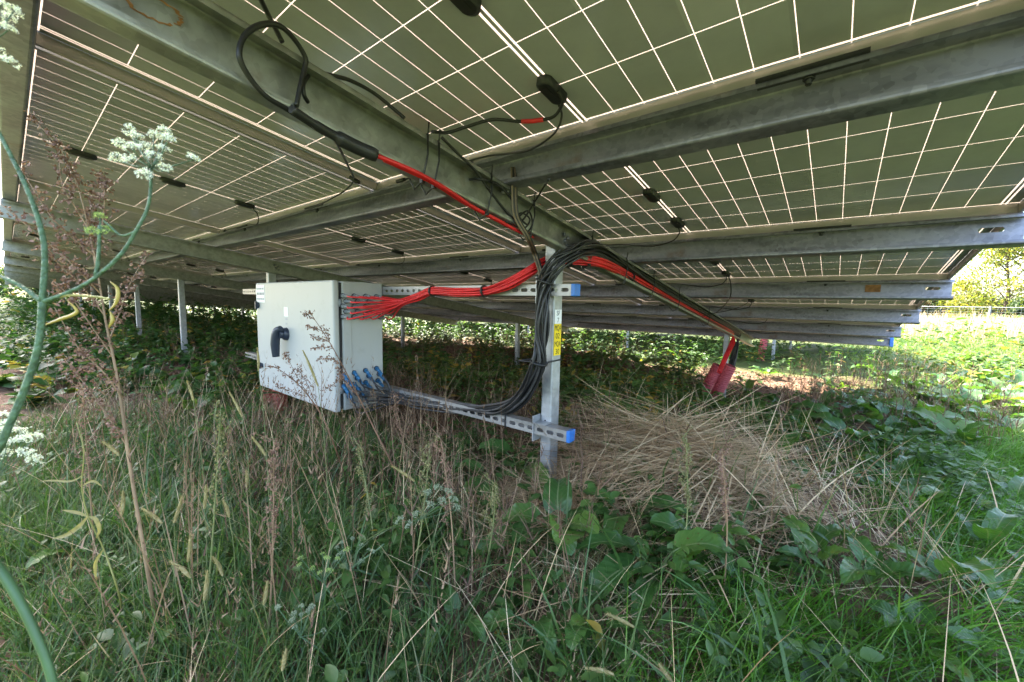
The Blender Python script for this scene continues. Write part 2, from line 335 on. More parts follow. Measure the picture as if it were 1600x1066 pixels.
# --- posts: one high and one low under every rafter
sec = channel(.050, .064, .013)
def build_post(h, y):
    root = MB(); root.prism(sec, -.35, h, lambda t, a, q: (-.0035 - a, q + .032, t), 0)
    hole = [(0, h - .05), (0, h - .09)]
    o = root.build('post', M['post'])
    b = MB()
    for z in (.035, .30): b.tube([(-.03, -.0322, z), (-.03, -.0350, z)], .004, 8)
    b.build('bolt_hole', M['gap'], o)
    return o
def rafter_under(y): 
    v = (y) / math.cos(TILT); return (ORG + v * VX - .1455 * NX)[2] - .0
POST_Y, LOW_Y = -.680, 2.82
HP0 = build_post(rafter_under(POST_Y) + .0, POST_Y); LP0 = build_post(rafter_under(LOW_Y), LOW_Y)
for base, yy, nm in ((HP0, POST_Y, 'tall'), (LP0, LOW_Y, 'short')):
    for i, x in enumerate(RAFTER_X):
        o = base if i == 0 else copy_tree(base)
        o.location = (x, yy, 0)
        if nm == 'tall': lab = 'galvanised post with the yellow and white number labels in the middle' if i == 0 else ('galvanised post standing behind the white cabinet' if i == 1 else 'galvanised post in the front line, %s to the left of the white cabinet' % ordinal(i - 2))
        else: lab = 'short galvanised post behind the pair of red conduits' if i == 0 else 'short galvanised post under the low side, %s left of the red conduits' % ordinal(i - 1)
        tag(o, lab, 'post', 'posts carrying the rafters')

# --- the next table beyond the low edge: frames and glass only, its small fittings cannot be made out
NEXT_M = Matrix.Translation((0, 7.75, -.19)) @ TABLE_M
def bare(o, skip):
    c = o.copy(); C.objects.link(c); c.parent = None
    for ch in o.children:
        if ch.name.split('.')[0] not in skip: d = ch.copy(); C.objects.link(d); d.parent = c
    return c
for k in range(ROWS):
    for j in range(8):
        o = bare(panel0, ('junction_box', 'clamp')); o.matrix_basis = NEXT_M @ Matrix.Translation((-PITCH_U * j, V_SEAM[k + 1] - .0255, 0)); tag(o, 'solar panel of the next table behind, %s row and %s from its right end' % (ordinal(k), ordinal(j)), 'solar panel', 'solar panels of the next table')
for i in range(6):
    o = bare(rafter0, ('bolt',)); o.matrix_basis = NEXT_M @ Matrix.Translation((RAFTER_X[i], 0, 0)); tag(o, 'rafter of the next table behind, %s from its right end' % ordinal(i), 'rafter', 'rafters of the next table')
    for base, yy in ((HP0, POST_Y), (LP0, LOW_Y)):
        o = bare(base, ('bolt_hole',)); o.location = (RAFTER_X[i], yy + 7.75, -.19); tag(o, '%s post of the next table seen under the low edge, %s from the right' % ('front' if yy < 0 else 'rear', ordinal(i)), 'post', 'posts of the next table')

m = MB(); rg = np.random.default_rng(4); c0 = at_x(240, 14, RAFTER_X[0])
for arc0, arc1 in ((.3, 2.6), (3.0, 5.4), (5.6, 6.5)):
    t = np.linspace(arc0, arc1, 14); w = .003 + .004 * rg.random(14); pts = [(.030 + .006 * rg.random()) for _ in t]
    vs = [(RAFTER_X[0] + s_ * .0001 + .0022, c0[1] + (r + q) * 1.1 * math.cos(a), c0[2] + (r + q) * .55 * math.sin(a)) for s_, sg in ((1, 1), (0, -1)) for a, r, ww in zip(t, pts, w) for q in (ww * .5 * sg,)]
    m.add(vs, [(i, i + 1, 14 + i + 1, 14 + i) for i in range(13)])
rs = m.build('rust_stain', plain('rust', (.26, .12, .04), .85, 0, .2, .4, 60), rafter0); rs.matrix_basis = rafter0.matrix_basis.inverted()
# ================================================================== struts, cabinet, cables, conduits
def strut(z, x0, x1, name, lab, slots):
    w, t = .046, .0025; y0 = POST_Y - .032 - w; o_ = [(y0, z - w / 2), (y0 + w, z - w / 2), (y0 + w, z - w / 2 + .0)]
    poly = [(0, 0), (w, 0), (w, .012), (w - t, .012), (w - t, t), (t, t), (t, w - t), (w - t, w - t), (w - t, w - .012), (w, w - .012), (w, w), (0, w)]
    m = MB(); m.prism(poly, x0, x1, lambda q, a, b: (q, y0 + a, z - w / 2 + b)); o = m.build(name, M['strut'])
    c = MB()
    x = x1 - .030
    while x > x0 + .03:
        L = slots(x); n = 12
        ov = [(x + (L if math.cos(q) > 0 else -L) + min(.0085, w * .2) * math.cos(q), z + .0080 * math.sin(q)) for q in [2 * math.pi * (k + .5) / n for k in range(n)]]
        c.prism(ov, y0 - .005, y0 + .008, lambda q, a, b: (a, q, b)); x -= .050
    boolean_cut(o, c.build('cutter', M['gap']))
    c = MB(); c.box((x1 - .002, y0 - .0012, z - w / 2 - .0012), (x1 + .014, y0 + w + .0012, z + w / 2 + .0012)); bevel(c.build('end_cap', M['blue'], o), .003)
    return tag(o, lab, 'strut', 'slotted struts between the posts')
Z_UP, Z_LO = .858, .270
s_up = strut(Z_UP, -3.72, -.205, 'slotted_strut', 'upper slotted strut running level behind the red cable bundle, blue end cap', lambda x: .009 if x > -.75 else .003)
s_lo = strut(Z_LO, -3.72, -.205, 'slotted_strut', 'lower slotted strut carrying the black cables, blue end cap below the number labels', lambda x: .009)
YS = POST_Y - .032 - .046
for s_, z in ((s_up, Z_UP), (s_lo, Z_LO)):
    for xp in (RAFTER_X[0], RAFTER_X[1]):
        b = MB(); b.box((xp - .062, YS - .006, z - .055), (xp - .0565, YS + .052, z + .055)); b.box((xp - .062, YS - .006, z + .0245), (xp + .002, YS + .047, z + .0285))
        b.tube([(xp - .052, YS + .05, z - .04), (xp - .072, YS + .05, z - .04)], .008, 6)
        b.build('bracket', M['post'], s_)

# --- cabinet
CX0, CX1, CY0, CY1, CZ0, CZ1 = -2.530, -1.470, -1.060, -.760, .190, .905
cab = empty('electrical_cabinet', ((CX0 + CX1) / 2, CY1, CZ0), 'white steel switch cabinet with a dark rotary handle and cables on its side', 'cabinet')
def cpart(mb, name, mat, parent=None):
    o = mb.build(name, mat, parent or cab)
    if not parent: o.location = tuple(-c for c in cab.location)
    return o
b = MB(); b.box((CX0 + .004, CY0 + .052, CZ0 + .004), (CX1 - .004, CY1, CZ1 - .004)); bevel(cpart(b, 'body', M['side_paint']), .006, 3)
b = MB(); b.box((CX0 + .012, CY0 + .030, CZ0 + .012), (CX1 - .012, CY0 + .053, CZ1 - .012)); cpart(b, 'gasket', M['gap'])
b = MB(); b.box((CX0, CY0, CZ0), (CX1, CY0 + .034, CZ1)); door = bevel(cpart(b, 'door', M['white_paint']), .010, 3)
b = MB(); b.box((CX1 - .0038, CY0 + .054, CZ0 + .01), (CX1 + .0015, CY0 + .100, CZ1 - .01)); bevel(cpart(b, 'edge_strip', M['white_paint']), .002, 2)
hp = at_y(448, 522, CY0)
b = MB(); n = 20
disc = lambda y, r: [(hp[0] + r * math.cos(q), y, hp[2] + r * math.sin(q)) for q in [2 * math.pi * k / n for k in range(n)]]
vs = disc(CY0 + .001, .040) + disc(CY0 - .016, .038) + disc(CY0 - .024, .030); b.add(vs, [(i * n + k, i * n + (k + 1) % n, (i + 1) * n + (k + 1) % n, (i + 1) * n + k) for i in range(2) for k in range(n)], 0, True); b.add(vs[2 * n:], [tuple(range(n))])
gp = spline([(hp[0] + .015, CY0 - .040, hp[2] + .038), (hp[0] - .018, CY0 - .050, hp[2] + .016), (hp[0] - .036, CY0 - .054, hp[2] - .045), (hp[0] - .042, CY0 - .052, hp[2] - .100), (hp[0] - .042, CY0 - .050, hp[2] - .142)], 6)
b.tube(gp, [.017 + .010 * min(1, k / 8) - .006 * max(0, (k - 14) / 10) for k in range(len(gp))], 10)
b.tube([(hp[0], CY0 - .01, hp[2]), (hp[0], CY0 - .045, hp[2])], .026, 14)
handle = cpart(b, 'rotary_handle', M['handle'], door)
for px, py, s in ((404, 477, 1), (410, 571, .8)):
    q = at_y(px, py, CY0); b = MB()
    b.tube([(q[0], CY0 + .002, q[2]), (q[0], CY0 - .010, q[2])], .020 * s, 14); b.box((q[0] - .007, CY0 - .022, q[2] - .026 * s), (q[0] + .007, CY0 - .009, q[2] + .026 * s)); cpart(b, 'door_lock', M['handle'], door)
q0, q1 = at_y(400, 444, CY0), at_y(414, 473, CY0)
b = MB(); b.box((CX0 + .012, CY0 - .0015, q1[2]), (q1[0], CY0 - .0003, q0[2] - .008)); ls = cpart(b, 'label_sticker', M['label_white'], door)
b = MB(); W = q1[0] - CX0 - .03; rr = random.Random(3)
for i, (zc, h, n) in enumerate(((q0[2] - .032, .012, 4), (q0[2] - .066, .016, 7), (q0[2] - .101, .010, 6))):
    x = CX0 + .024
    for k in range(n):
        w = W / n * (.55 + .3 * rr.random()); b.box((x, CY0 - .0030, zc - h / 2), (x + w, CY0 - .0016, zc + h / 2)); x += W / n
cpart(b, 'printing', M['grey_ink'], ls)
q = at_y(447, 487, CY0); b = MB(); b.box((q[0] - .028, CY0 - .0015, q[2] - .03), (q[0] + .028, CY0 - .0003, q[2] + .028)); ls2 = cpart(b, 'label_sticker', M['label_white'], door)
b = MB()
for dz in (-.046, -.075): b.box((q[0] - .012, CY0 - .0014, q[2] + dz - .006), (q[0] + .014, CY0 - .0004, q[2] + dz + .006))
cpart(b, 'printing', M['grey_ink'], door)
b = MB(); b.tube([(CX1 - .012, CY0 + .040, CZ1 - .14), (CX1 - .012, CY0 + .040, CZ1 - .10)], .014, 8); cpart(b, 'hinge', M['gland_grey'], door)
b = MB(); b.tube([(CX1 - .012, CY0 + .040, CZ0 + .10), (CX1 - .012, CY0 + .040, CZ0 + .14)], .014, 8); cpart(b, 'hinge', M['gland_grey'], door)

# --- glands on the right side, red above, blue below
gl_up, gl_lo = [], []
for i, row in enumerate(((535, 553, 571, 588), (540, 558, 576), (535, 553, 571, 588), (540, 558, 576, 592), (535, 553, 571, 594))):
    for px in row: gl_up.append(at_x(px, 462.5 + i * 8.1 + (px - 535) * .02 * (1 if i < 2 else .6), CX1))
for i, row in enumerate(((536, 553, 571, 588), (541, 558, 576, 592), (536, 553, 571, 590), (541, 560, 578), (545, 565))):
    for px in row: gl_lo.append(at_x(px, 586 + i * 8.6 - (px - 536) * (.20 - .02 * i), CX1))
for lst, mat, d in ((gl_up, M['gland_grey'], (.055, 0, -.002)), (gl_lo, M['gland_blue'], (.060, .0, -.030))):
    for q in lst:
        b = MB(); e = q + np.array(d); b.tube([q - np.array([.002, 0, 0]), q + np.array([.010, 0, 0])], .0125, 6); b.tube([q + np.array([.010, 0, 0]), q + np.array(d) * .55], [.0095, .0095], 8); b.tube([q + np.array(d) * .5, e], [.0090, .0060], 8)
        gl = cpart(b, 'cable_gland', mat); b = MB(); b.tube([q - np.array([.0015, 0, 0]), q + np.array([.0045, 0, 0])], .0150, 8); cpart(b, 'nut', M['gap'], gl)
# --- cable bundles: every cable a tube of its own
def bundle(name, lab, starts, lead, path, r, mats, spread, seed, cat='cables', n=7, jit=.0035):
    rr = random.Random(seed); root = empty(name, path[0], lab, cat); P = [np.asarray(p, float) for p in path]
    N = len(starts); offs = []
    for i in range(N):
        rad = spread * math.sqrt((i + .5) / N); a = i * 2.399; offs.append((rad * math.cos(a), rad * math.sin(a)))
    rest = sorted(range(N), key=lambda i: -offs[i][1]); order = sorted(range(N), key=lambda i: -starts[i][2] if starts[i] is not None else 0); slot = dict(zip(order, rest))
    for i in range(N):
        o = offs[slot[i]]; pts = []
        if starts[i] is not None:
            s = np.asarray(starts[i], float); pts += [s, s + np.asarray(lead) * (1 + .3 * rr.random())]
        for k, p in enumerate(P):
            d = P[min(k + 1, len(P) - 1)] - P[max(k - 1, 0)]; d /= np.linalg.norm(d); sd = np.cross(d, [.02, .05, 1.]); sd /= np.linalg.norm(sd); up = np.cross(sd, d)
            j = jit; pts.append(p + sd * (o[0] + rr.uniform(-j, j)) + up * (o[1] + rr.uniform(-j, j)))
        m = MB(); m.tube(spline(pts, n), r, 6); c = m.build('cable', mats[i % len(mats)], root); c.location = tuple(-q for q in root.location)
    return root
def ties(root, places, r, w=.004, mat=None):
    for p, d in places:
        d = np.asarray(d, float); d /= np.linalg.norm(d); b = MB(); p = np.asarray(p, float)
        b.tube([p - d * w, p + d * w], r, 14); t = b.build('cable_tie', mat or M['black'], root); t.location = tuple(-q for q in root.location)
YC = YS - .040
up_path = [at_y(628, 473, YC), at_y(655, 463, YC), at_y(676, 455, YC), at_y(715, 456, YC), at_y(757, 455, YC), at_y(795, 443, YC + .01), at_y(828, 424, YC + .03), at_y(846, 411, POST_Y - .03), at_y(868, 404, POST_Y + .06), at_y(892, 406, POST_Y + .10), at_y(915, 406, POST_Y + .16), at_y(945, 413, POST_Y + .28)]
def under_rafter(px, py, x): return at_x(px, py, x)
XR = RAFTER_X[0]
up_path += [at_x(985, 433, XR + .02), at_x(1030, 459, XR + .02), at_x(1075, 484, XR + .02), at_x(1120, 509, XR + .02), at_x(1143, 521, XR + .03), at_x(1145, 533, XR + .035), at_x(1135, 555, XR + .03), at_x(1124, 582, XR + .02)]
red = bundle('red_cable_bundle', 'bundle of red cables from the cabinet over to the pair of conduits', [g + np.array([.05, 0, -.001]) for g in gl_up], (.05, .0, -.004), up_path, .0042, [M['red']], .021, 5)
ties(red, [(up_path[2], up_path[3] - up_path[1]), (up_path[4], up_path[5] - up_path[3]), (up_path[9], up_path[10] - up_path[8]), (up_path[12], up_path[13] - up_path[11])], .027)
lo_path = [at_y(618, 622, YC + .01), at_y(650, 628, YC + .035), at_y(690, 634, YS + .02), at_y(740, 640, YS + .02), at_y(775, 641, YS + .015), at_y(803, 632, YS + .005), at_y(825, 607, YS - .005), at_y(842, 566, YC + .015), at_y(846, 520, YC + .02), at_y(847, 475, YC + .02), at_y(851, 440, YC + .02), at_y(868, 413, YC + .03), at_y(893, 396, POST_Y - .02), at_y(912, 389, POST_Y + .06)]
lo_path += [at_x(940, 394, XR + .016), at_x(985, 424, XR + .012), at_x(1035, 456, XR + .012), at_x(1090, 487, XR + .012), at_x(1140, 514, XR + .02), at_x(1153, 525, XR + .02), at_x(1150, 545, XR + .02), at_x(1141, 580, XR + .01)]
blk = bundle('black_cable_bundle', 'bundle of black and grey cables along the lower strut and up the labelled post', [g + np.array([.055, 0, -.028]) for g in gl_lo], (.05, .0, -.035), lo_path, .0048, [M['grey_cable'], M['cable'], M['grey_cable'], M['grey_cable'], M['cable']], .032, 9, jit=.008)
ties(blk, [(lo_path[10] - np.array([0, 0, .0]), lo_path[11] - lo_path[9]), (lo_path[7], lo_path[8] - lo_path[6])], .038)
# tie that goes round the post as well
def loop_tie(name, pts, r, root, mat): 
    b = MB(); b.tube(pts + [pts[0]], r, 5); t = b.build(name, mat, root); t.location = tuple(-q for q in root.location)
zt = lo_path[7][2]; xa, xb = XR - .09, XR + .000
loop_tie('cable_tie', [(xa - .02, YC - .012, zt), (xb, YC + .03, zt - .002), (xb + .001, POST_Y + .034, zt), (xa, POST_Y + .034, zt)], .0035, blk, M['black'])
b = MB(); xk = at_y(790, 652, YS)[0]
pts = [(xk, YS - .003, Z_LO - .026), (xk, YS - .003, Z_LO + .026), (xk, YS + .0, Z_LO + .07), (xk, YS + .05, Z_LO + .07), (xk, YS + .05, Z_LO - .026)]; loop_tie('cable_tie', pts, .003, blk, M['black'])

# --- number labels on the middle post (on its right face)
post0 = HP0
def plate(z0, z1, mat, lines):
    b = MB(); b.box((.0003, -.024, z0), (.0018, .020, z1)); 
    b = MB(); b.box((-.0010, -.0285, z0), (.0006, .0245, z1)); pl = b.build('number_label', mat, post0)
    H = (z1 - z0) / len(lines)
    for i, tx in enumerate(lines):
        cu = bpy.data.curves.new('lettering', 'FONT'); cu.body = tx; cu.align_x = 'CENTER'; cu.align_y = 'CENTER'; cu.size = H * .98; cu.extrude = .0002
        tmp = bpy.data.objects.new('tmp', cu); C.objects.link(tmp); bpy.context.view_layer.update()
        me = bpy.data.meshes.new_from_object(tmp.evaluated_get(bpy.context.evaluated_depsgraph_get())); bpy.data.objects.remove(tmp); bpy.data.curves.remove(cu)
        me.materials.clear(); me.materials.append(M['ink']); me.name = 'lettering'
        w = max(v.co.x for v in me.vertices) - min(v.co.x for v in me.vertices); sx = min(.95, .047 / w)
        t = link('lettering', me, pl); t.matrix_basis = Matrix(((0, 0, 1, .0009), (sx, 0, 0, -.002), (0, 1, 0, z1 - H * (i + .53)), (0, 0, 0, 1)))
za, zb, zc, zd = (at_x(866, y, XR)[2] for y in (484, 506.5, 532, 556))
plate(zb + .0005, za, M['label_white'], ['SF', '7']); plate(zc + .0005, zb, M['label_yellow'], ['MQA', '02']); plate(zd, zc, M['label_yellow'], ['MQA', '30'])

# --- red corrugated conduits by the low post
def conduit(top, bot, lab):
    top, bot = np.asarray(top, float), np.asarray(bot, float); m = MB(); pts, rs = [], []
    for k in range(85):
        t = k / 84; pts.append(top + (bot - top) * t); rs.append(.058 + (.0065 if (k // 2) % 2 else 0) + (.004 if 38 < k < 44 else 0))
    m.tube(pts, rs, 18, 0, caps=False); o = m.build('conduit', M['conduit'])
    d = (bot - top) / np.linalg.norm(bot - top); m = MB(); m.tube([top + d * .012, top + d * .02], .057, 16); m.build('opening', M['gap'], o)
    return tag(o, lab, 'conduit', 'red conduits by the low post')
yl = 2.62
conduit(at_y(1123, 571, yl) , at_y(1098, 622, yl) - np.array([.03, 0, .08]), 'left red corrugated conduit of the pair, holding the red cables')
conduit(at_y(1141, 571, yl + .02) , at_y(1116, 622, yl + .02) - np.array([.03, 0, .08]), 'right red corrugated conduit of the pair, holding the black cables')
q = at_y(424, 612, -.90); m = MB(); rr = [.050 + (.004 if (k // 2) % 2 else 0) for k in range(50)]
for dx, dy in ((-.03, 0), (.075, .03)): m.tube([(q[0] + dx + .015 * k / 49, -.90 + dy, .42 * (1 - k / 49) - .05) for k in range(50)], rr, 14)
tag(m.build('conduit', M['brick_pipe']), 'rusty red ribbed double conduit rising under the white cabinet', 'conduit', 'red conduits by the low post')

# --- loose black cables and ties on the nearest rafter
def cable(name, lab, pts, r=.0035, mat=None, cat='cable', k=7, group=None):
    m = MB(); m.tube(spline(pts, k), r, 6); return tag(m.build(name, mat or M['cable']), lab, cat, group)
nb = -.1425 - .112                              # underside of the rafter
xt = XR + .047
def onx(px, py, x=xt): return at_x(px, py, x)
cable('looped_cable', 'black cable looped once in front of the nearest rafter', [onx(505, 208), onx(450, 172), onx(415, 150, xt + .01), onx(389, 120, xt + .02), onx(374, 88, xt + .03), onx(381, 58, xt + .03), onx(405, 40, xt + .03), onx(436, 40, xt + .03), onx(460, 62, xt + .02), onx(477, 90, xt + .01), onx(476, 106, xt + .006), onx(469, 135, xt + .006), onx(463, 166, xt + .006)], .0052, k=8)
m = MB(); m.tube(spline([onx(482, 118, xt - .01), onx(474, 132, xt), onx(475, 148, xt), onx(481, 160, xt - .01)], 6), .0042, 6); tag(m.build('cable_end', M['cable']), 'short black cable end curling behind the loop on the rafter', 'cable')
cable('upper_cable', 'black cable rising from the nearest rafter to the panel at the top', [at_n(398, -20, -.05), at_n(420, 25, -.06), at_n(441, 66, -.10)], .0050)
cable('wavy_cable', 'black cable bowing over the top edge of the nearest rafter', [onx(470, 95, xt - .03), onx(505, 114, xt - .03), at_n(545, 125, -.11), at_n(580, 143, -.10), at_n(605, 162, -.11), at_n(632, 185, -.135)], .0048)
cable('connector_cable', 'black cable with a red sleeve hanging from the junction box near the top', [at_n(873, 143, -.02), at_n(879, 160, -.035), at_n(868, 180, -.05), at_n(850, 187, -.055), at_n(815, 190, -.055), at_n(770, 187, -.06), at_n(730, 198, -.08), at_n(700, 207, -.10), at_n(675, 206, -.13)], .0045)
m = MB(); m.tube([at_n(849, 187, -.055), at_n(832, 189.5, -.055), at_n(815, 190, -.055)], .0062, 8); tag(m.build('sleeve', M['red']), 'short red sleeve on the black cable below the junction box', 'cable sleeve')
# dark bundle and the red cable along the underside
low = lambda px, py: at_n(px, py, nb - .012)
cable('taped_cables', 'thick black taped cable pack under the nearest rafter before the red cable', [low(455, 170), low(490, 193), low(520, 211), low(555, 229), low(588, 243)], [.009] * 8 + [.011] * 8 + [.017] * 12 + [.015], M['black'])
cable('red_cable', 'red cable fixed along the underside of the nearest rafter', [low(585, 242), low(625, 258), low(660, 274), low(700, 297), low(740, 324), low(780, 345), low(820, 366), at_y(858, 376, POST_Y - .05), at_y(880, 385, POST_Y + .03)], .0058, M['red'])
cable('red_cable', 'second red cable lying beside the first under the nearest rafter', [low(600, 250), low(640, 268), low(680, 288), low(720, 314), low(760, 336), low(800, 357)], .0055, M['red'])
cable('hanging_cable', 'thin black cable hanging knotted from the rafter to the left seam', [low(520, 210), at_n(532, 235, -.22), at_n(545, 262, -.14), at_n(553, 281, -.07), at_n(540, 297, -.06), at_n(515, 312, -.10), at_n(470, 333, -.13), at_n(430, 345, -.13)], .0035)
m = MB(); q = at_n(553, 281, -.07); m.tube(spline([q + np.array([-.012, -.01, .01]), q, q + np.array([.01, .012, -.008]), q + np.array([-.004, .02, .0])], 4), .009, 6); tag(m.build('cable_knot', M['black']), 'black knot of tape on the thin hanging cable', 'tape knot')
# bundle dropping from the purlin crossing to the post
for i, (dx, mat) in enumerate(((0, 'tan_cable'), (2.5, 'grey_cable'), (5, 'tan_cable'), (7, 'cable'))):
    cable('drop_cable', ['tan cable, leftmost of the four hanging from the purlin crossing to the post', 'grey cable, second of the four hanging from the purlin crossing to the post', 'tan cable, third of the four hanging from the purlin crossing to the post', 'black cable, rightmost of the four hanging from the purlin crossing to the post'][i],
          [onx(799 + dx, 262, xt - .02), onx(800 + dx, 290, xt + .005), onx(801 + dx, 325, xt + .01), onx(806 + dx, 345, xt + .01), onx(822 + dx, 372, xt + .0), at_y(832 + dx * .9, 395, POST_Y - .09), at_y(840 + dx * .8, 418, POST_Y - .10), at_y(846 + dx * .5, 442, YC - .005)], .0036, M[mat], 'cable', 6, 'cables dropping from the purlin crossing')
cable('crossing_cable', 'black cable curving down across the nearest rafter to its lower edge', [onx(690, 215), onx(715, 240), onx(745, 270), onx(770, 305), onx(795, 335), onx(812, 348)], .0042)
cable('crossing_cable', 'black cable arching from the purlin down over the rafter near the crossing', [at_n(715, 284, -.15), onx(745, 280, xt - .01), onx(775, 287), onx(797, 308), onx(812, 340), onx(824, 352)], .0038)
cable('strand', 'thin black cable from the purlin to the rafter, right of the crossing', [at_n(858, 280, -.145), onx(845, 300, xt), onx(828, 328, xt + .005), onx(812, 348, xt + .005), onx(790, 346, xt + .005)], .0034)
cable('edge_cable', 'long black cable lying along the lower lip of the rafter, right of the post', [onx(905, 390), onx(930, 398), onx(965, 420), onx(1000, 444), onx(1050, 470), onx(1100, 497), onx(1150, 522)], .0038)
cable('tangle', 'tangle of thin black cable at the rafter above the post', [onx(803, 342), onx(815, 333), onx(828, 343), onx(820, 356), onx(806, 352), onx(812, 338), onx(826, 330), onx(832, 350), onx(822, 366)], .0034)
cable('arc_cable', 'black cable hanging in a deep arc below the third purlin right end box', [at_n(1137, 428, -.03), at_n(1142, 445, -.10), at_n(1139, 468, -.16), at_n(1120, 488, -.17), onx(1098, 494, xt)], .0035)
cable('flat_cable', 'black cable running flat from a junction box to the lower rafter', [at_n(1173, 469, -.03), at_n(1160, 478, -.12), at_n(1135, 486, -.17), onx(1105, 491, xt)], .003)
# ties around the rafter
tl = [('tie with a square loop', 663, 668, 210, 262), ('right one of the square loop pair', 681, 677, 216, 268)]
def rafter_tie(px, py, lab, bow=.010, tail=.03):
    q = at_x(px, py, xt); v = (q - ORG) @ VX; m = MB(); top, bot = -.140, nb - .004
    pts = [T(xt + .003, v, top - .004), T(xt + .003 + bow, v, (top + bot) / 2), T(xt + .003, v, bot - .010), T(XR + .02, v, bot - .026), T(XR - .004, v, bot), T(XR - .004, v, top + .002), T(XR + .02, v, top + .004)]
    m.tube(pts + [pts[0]], .0026, 5); e = pts[0]; m.tube([e, e + np.array([.004, 0, tail])], .0022, 5); m.box(tuple(pts[2] - .005), tuple(pts[2] + .005))
    tag(m.build('cable_tie', M['black']), lab, 'cable tie', 'black cable ties round the nearest rafter')
rafter_tie(664, 240, 'left cable tie of the close pair above the red cable on the rafter'); rafter_tie(682, 246, 'right cable tie of the close pair above the red cable on the rafter')
rafter_tie(764, 300, 'cable tie on the rafter just left of the purlin crossing'); rafter_tie(832, 328, 'cable tie on the rafter right of the purlin crossing'); rafter_tie(924, 378, 'cable tie on the rafter where the black bundle joins it')
rafter_tie(978, 410, 'cable tie on the rafter, first one past the black bundle'); rafter_tie(1020, 440, 'cable tie on the rafter, second one past the black bundle'); rafter_tie(1060, 462, 'cable tie on the rafter, third one past the black bundle'); rafter_tie(1107, 490, 'cable tie on the rafter nearest to the conduits')

conduit((RAFTER_X[0] - .14, 6.85, .42), (RAFTER_X[0] - .22, 6.82, -.35), 'far red conduit by the first post of the next table')
# ================================================================== ground
def smooth(e0, e1, x): t = np.clip((x - e0) / (e1 - e0), 0, 1); return t * t * (3 - 2 * t)
_ph = RNG.uniform(0, 6.28, (24, 2)); _fr = np.concatenate([RNG.uniform(.8, 2.5, (8, 2)), RNG.uniform(3, 8, (8, 2)), RNG.uniform(9, 20, (8, 2))]) * RNG.choice([-1, 1], (24, 2)); _am = np.array([.020] * 8 + [.009] * 8 + [.0035] * 8)
def ground_h(x, y):
    x = np.asarray(x, float); y = np.asarray(y, float)
    h = -.19 * smooth(-.4, 3.2, y)
    for k in range(24): h = h + _am[k] * np.sin(_fr[k, 0] * x + _fr[k, 1] * y + _ph[k, 0]) * np.exp(-np.minimum((x * x + y * y) / 900, 20))
    h = h + .20 * np.exp(-((x + 3.9) / 1.5) ** 2 - ((y - 3.9) / .8) ** 2)         # bank of dug soil under the low side
    h = h + .07 * np.exp(-((x + 1.0) / .8) ** 2 - ((y - 1.5) / .6) ** 2) + .11 * np.exp(-((x - .12) / .30) ** 2 - ((y + .40) / .24) ** 2)
    return h - .02
def axis(a, b, step, far):
    c = np.arange(a, b + step / 2, step); g = step * 1.25 ** np.arange(1, 60); g = np.cumsum(g); g = g[g < far]
    return np.concatenate([(a - g)[::-1], c, b + g])
gx, gy = axis(-11, 3.5, .06, 900), axis(-3, 8, .06, 900)
GX, GY = np.meshgrid(gx, gy); GZ = ground_h(GX, GY)
def mesh_np(name, V, F, mat, attrs=None, kind=None, smooth_=True, parent=None, label=None):
    V = np.ascontiguousarray(V, np.float32).reshape(-1, 3); F = np.ascontiguousarray(F, np.int32); k = F.shape[1]
    me = bpy.data.meshes.new(name); me.vertices.add(len(V)); me.vertices.foreach_set('co', V.ravel())
    me.loops.add(F.size); me.loops.foreach_set('vertex_index', F.ravel()); me.polygons.add(len(F))
    me.polygons.foreach_set('loop_start', np.arange(0, F.size, k, dtype=np.int32)); me.polygons.foreach_set('loop_total', np.full(len(F), k, np.int32))
    me.polygons.foreach_set('use_smooth', np.full(len(F), smooth_))
    me.update(calc_edges=True)
    for an, av in (attrs or {}).items():
        at = me.attributes.new(an, 'FLOAT', 'POINT'); at.data.foreach_set('value', np.ascontiguousarray(av, np.float32).ravel())
    me.materials.append(mat); o = link(name, me, parent); return tag(o, label, None, None, kind)
def soil_mat():
    m, n, l, b = new_mat('soil'); tc = n.new('ShaderNodeTexCoord')
    nz = n.new('ShaderNodeTexNoise'); nz.inputs['Scale'].default_value = 9; nz.inputs['Detail'].default_value = 10; nz.inputs['Roughness'].default_value = .7; l.new(tc.outputs['Object'], nz.inputs['Vector'])
    n2 = n.new('ShaderNodeTexNoise'); n2.inputs['Scale'].default_value = 1.4; n2.inputs['Detail'].default_value = 5; l.new(tc.outputs['Object'], n2.inputs['Vector'])
    r = ramp(n, [(.3, (.060, .036, .024)), (.5, (.150, .090, .058)), (.72, (.24, .155, .105))]); l.new(nz.outputs[0], r.inputs[0])
    at = n.new('ShaderNodeAttribute'); at.attribute_name = 'turf'
    g = ramp(n, [(.3, (.030, .045, .014)), (.7, (.085, .105, .030))]); l.new(n2.outputs[0], g.inputs[0])
    mix = n.new('ShaderNodeMixRGB'); l.new(at.outputs['Fac'], mix.inputs[0]); l.new(r.outputs[0], mix.inputs[1]); l.new(g.outputs[0], mix.inputs[2]); l.new(mix.outputs[0], b.inputs['Base Color'])
    b.inputs['Roughness'].default_value = .95; b.inputs['Specular IOR Level'].default_value = .15
    bp = n.new('ShaderNodeBump'); bp.inputs['Strength'].default_value = .8; bp.inputs['Distance'].default_value = .03; l.new(nz.outputs[0], bp.inputs['Height']); l.new(bp.outputs[0], b.inputs['Normal']); return m
turf = np.maximum(np.maximum(smooth(.7, 1.3, GX + .12 * np.sin(GY * 3)), smooth(4.6, 5.6, GY)), np.maximum(smooth(-2.2, -2.8, GY), smooth(-9, -13, GX)))
nx_, ny_ = len(gx), len(gy); I = np.arange(nx_ * ny_).reshape(ny_, nx_)
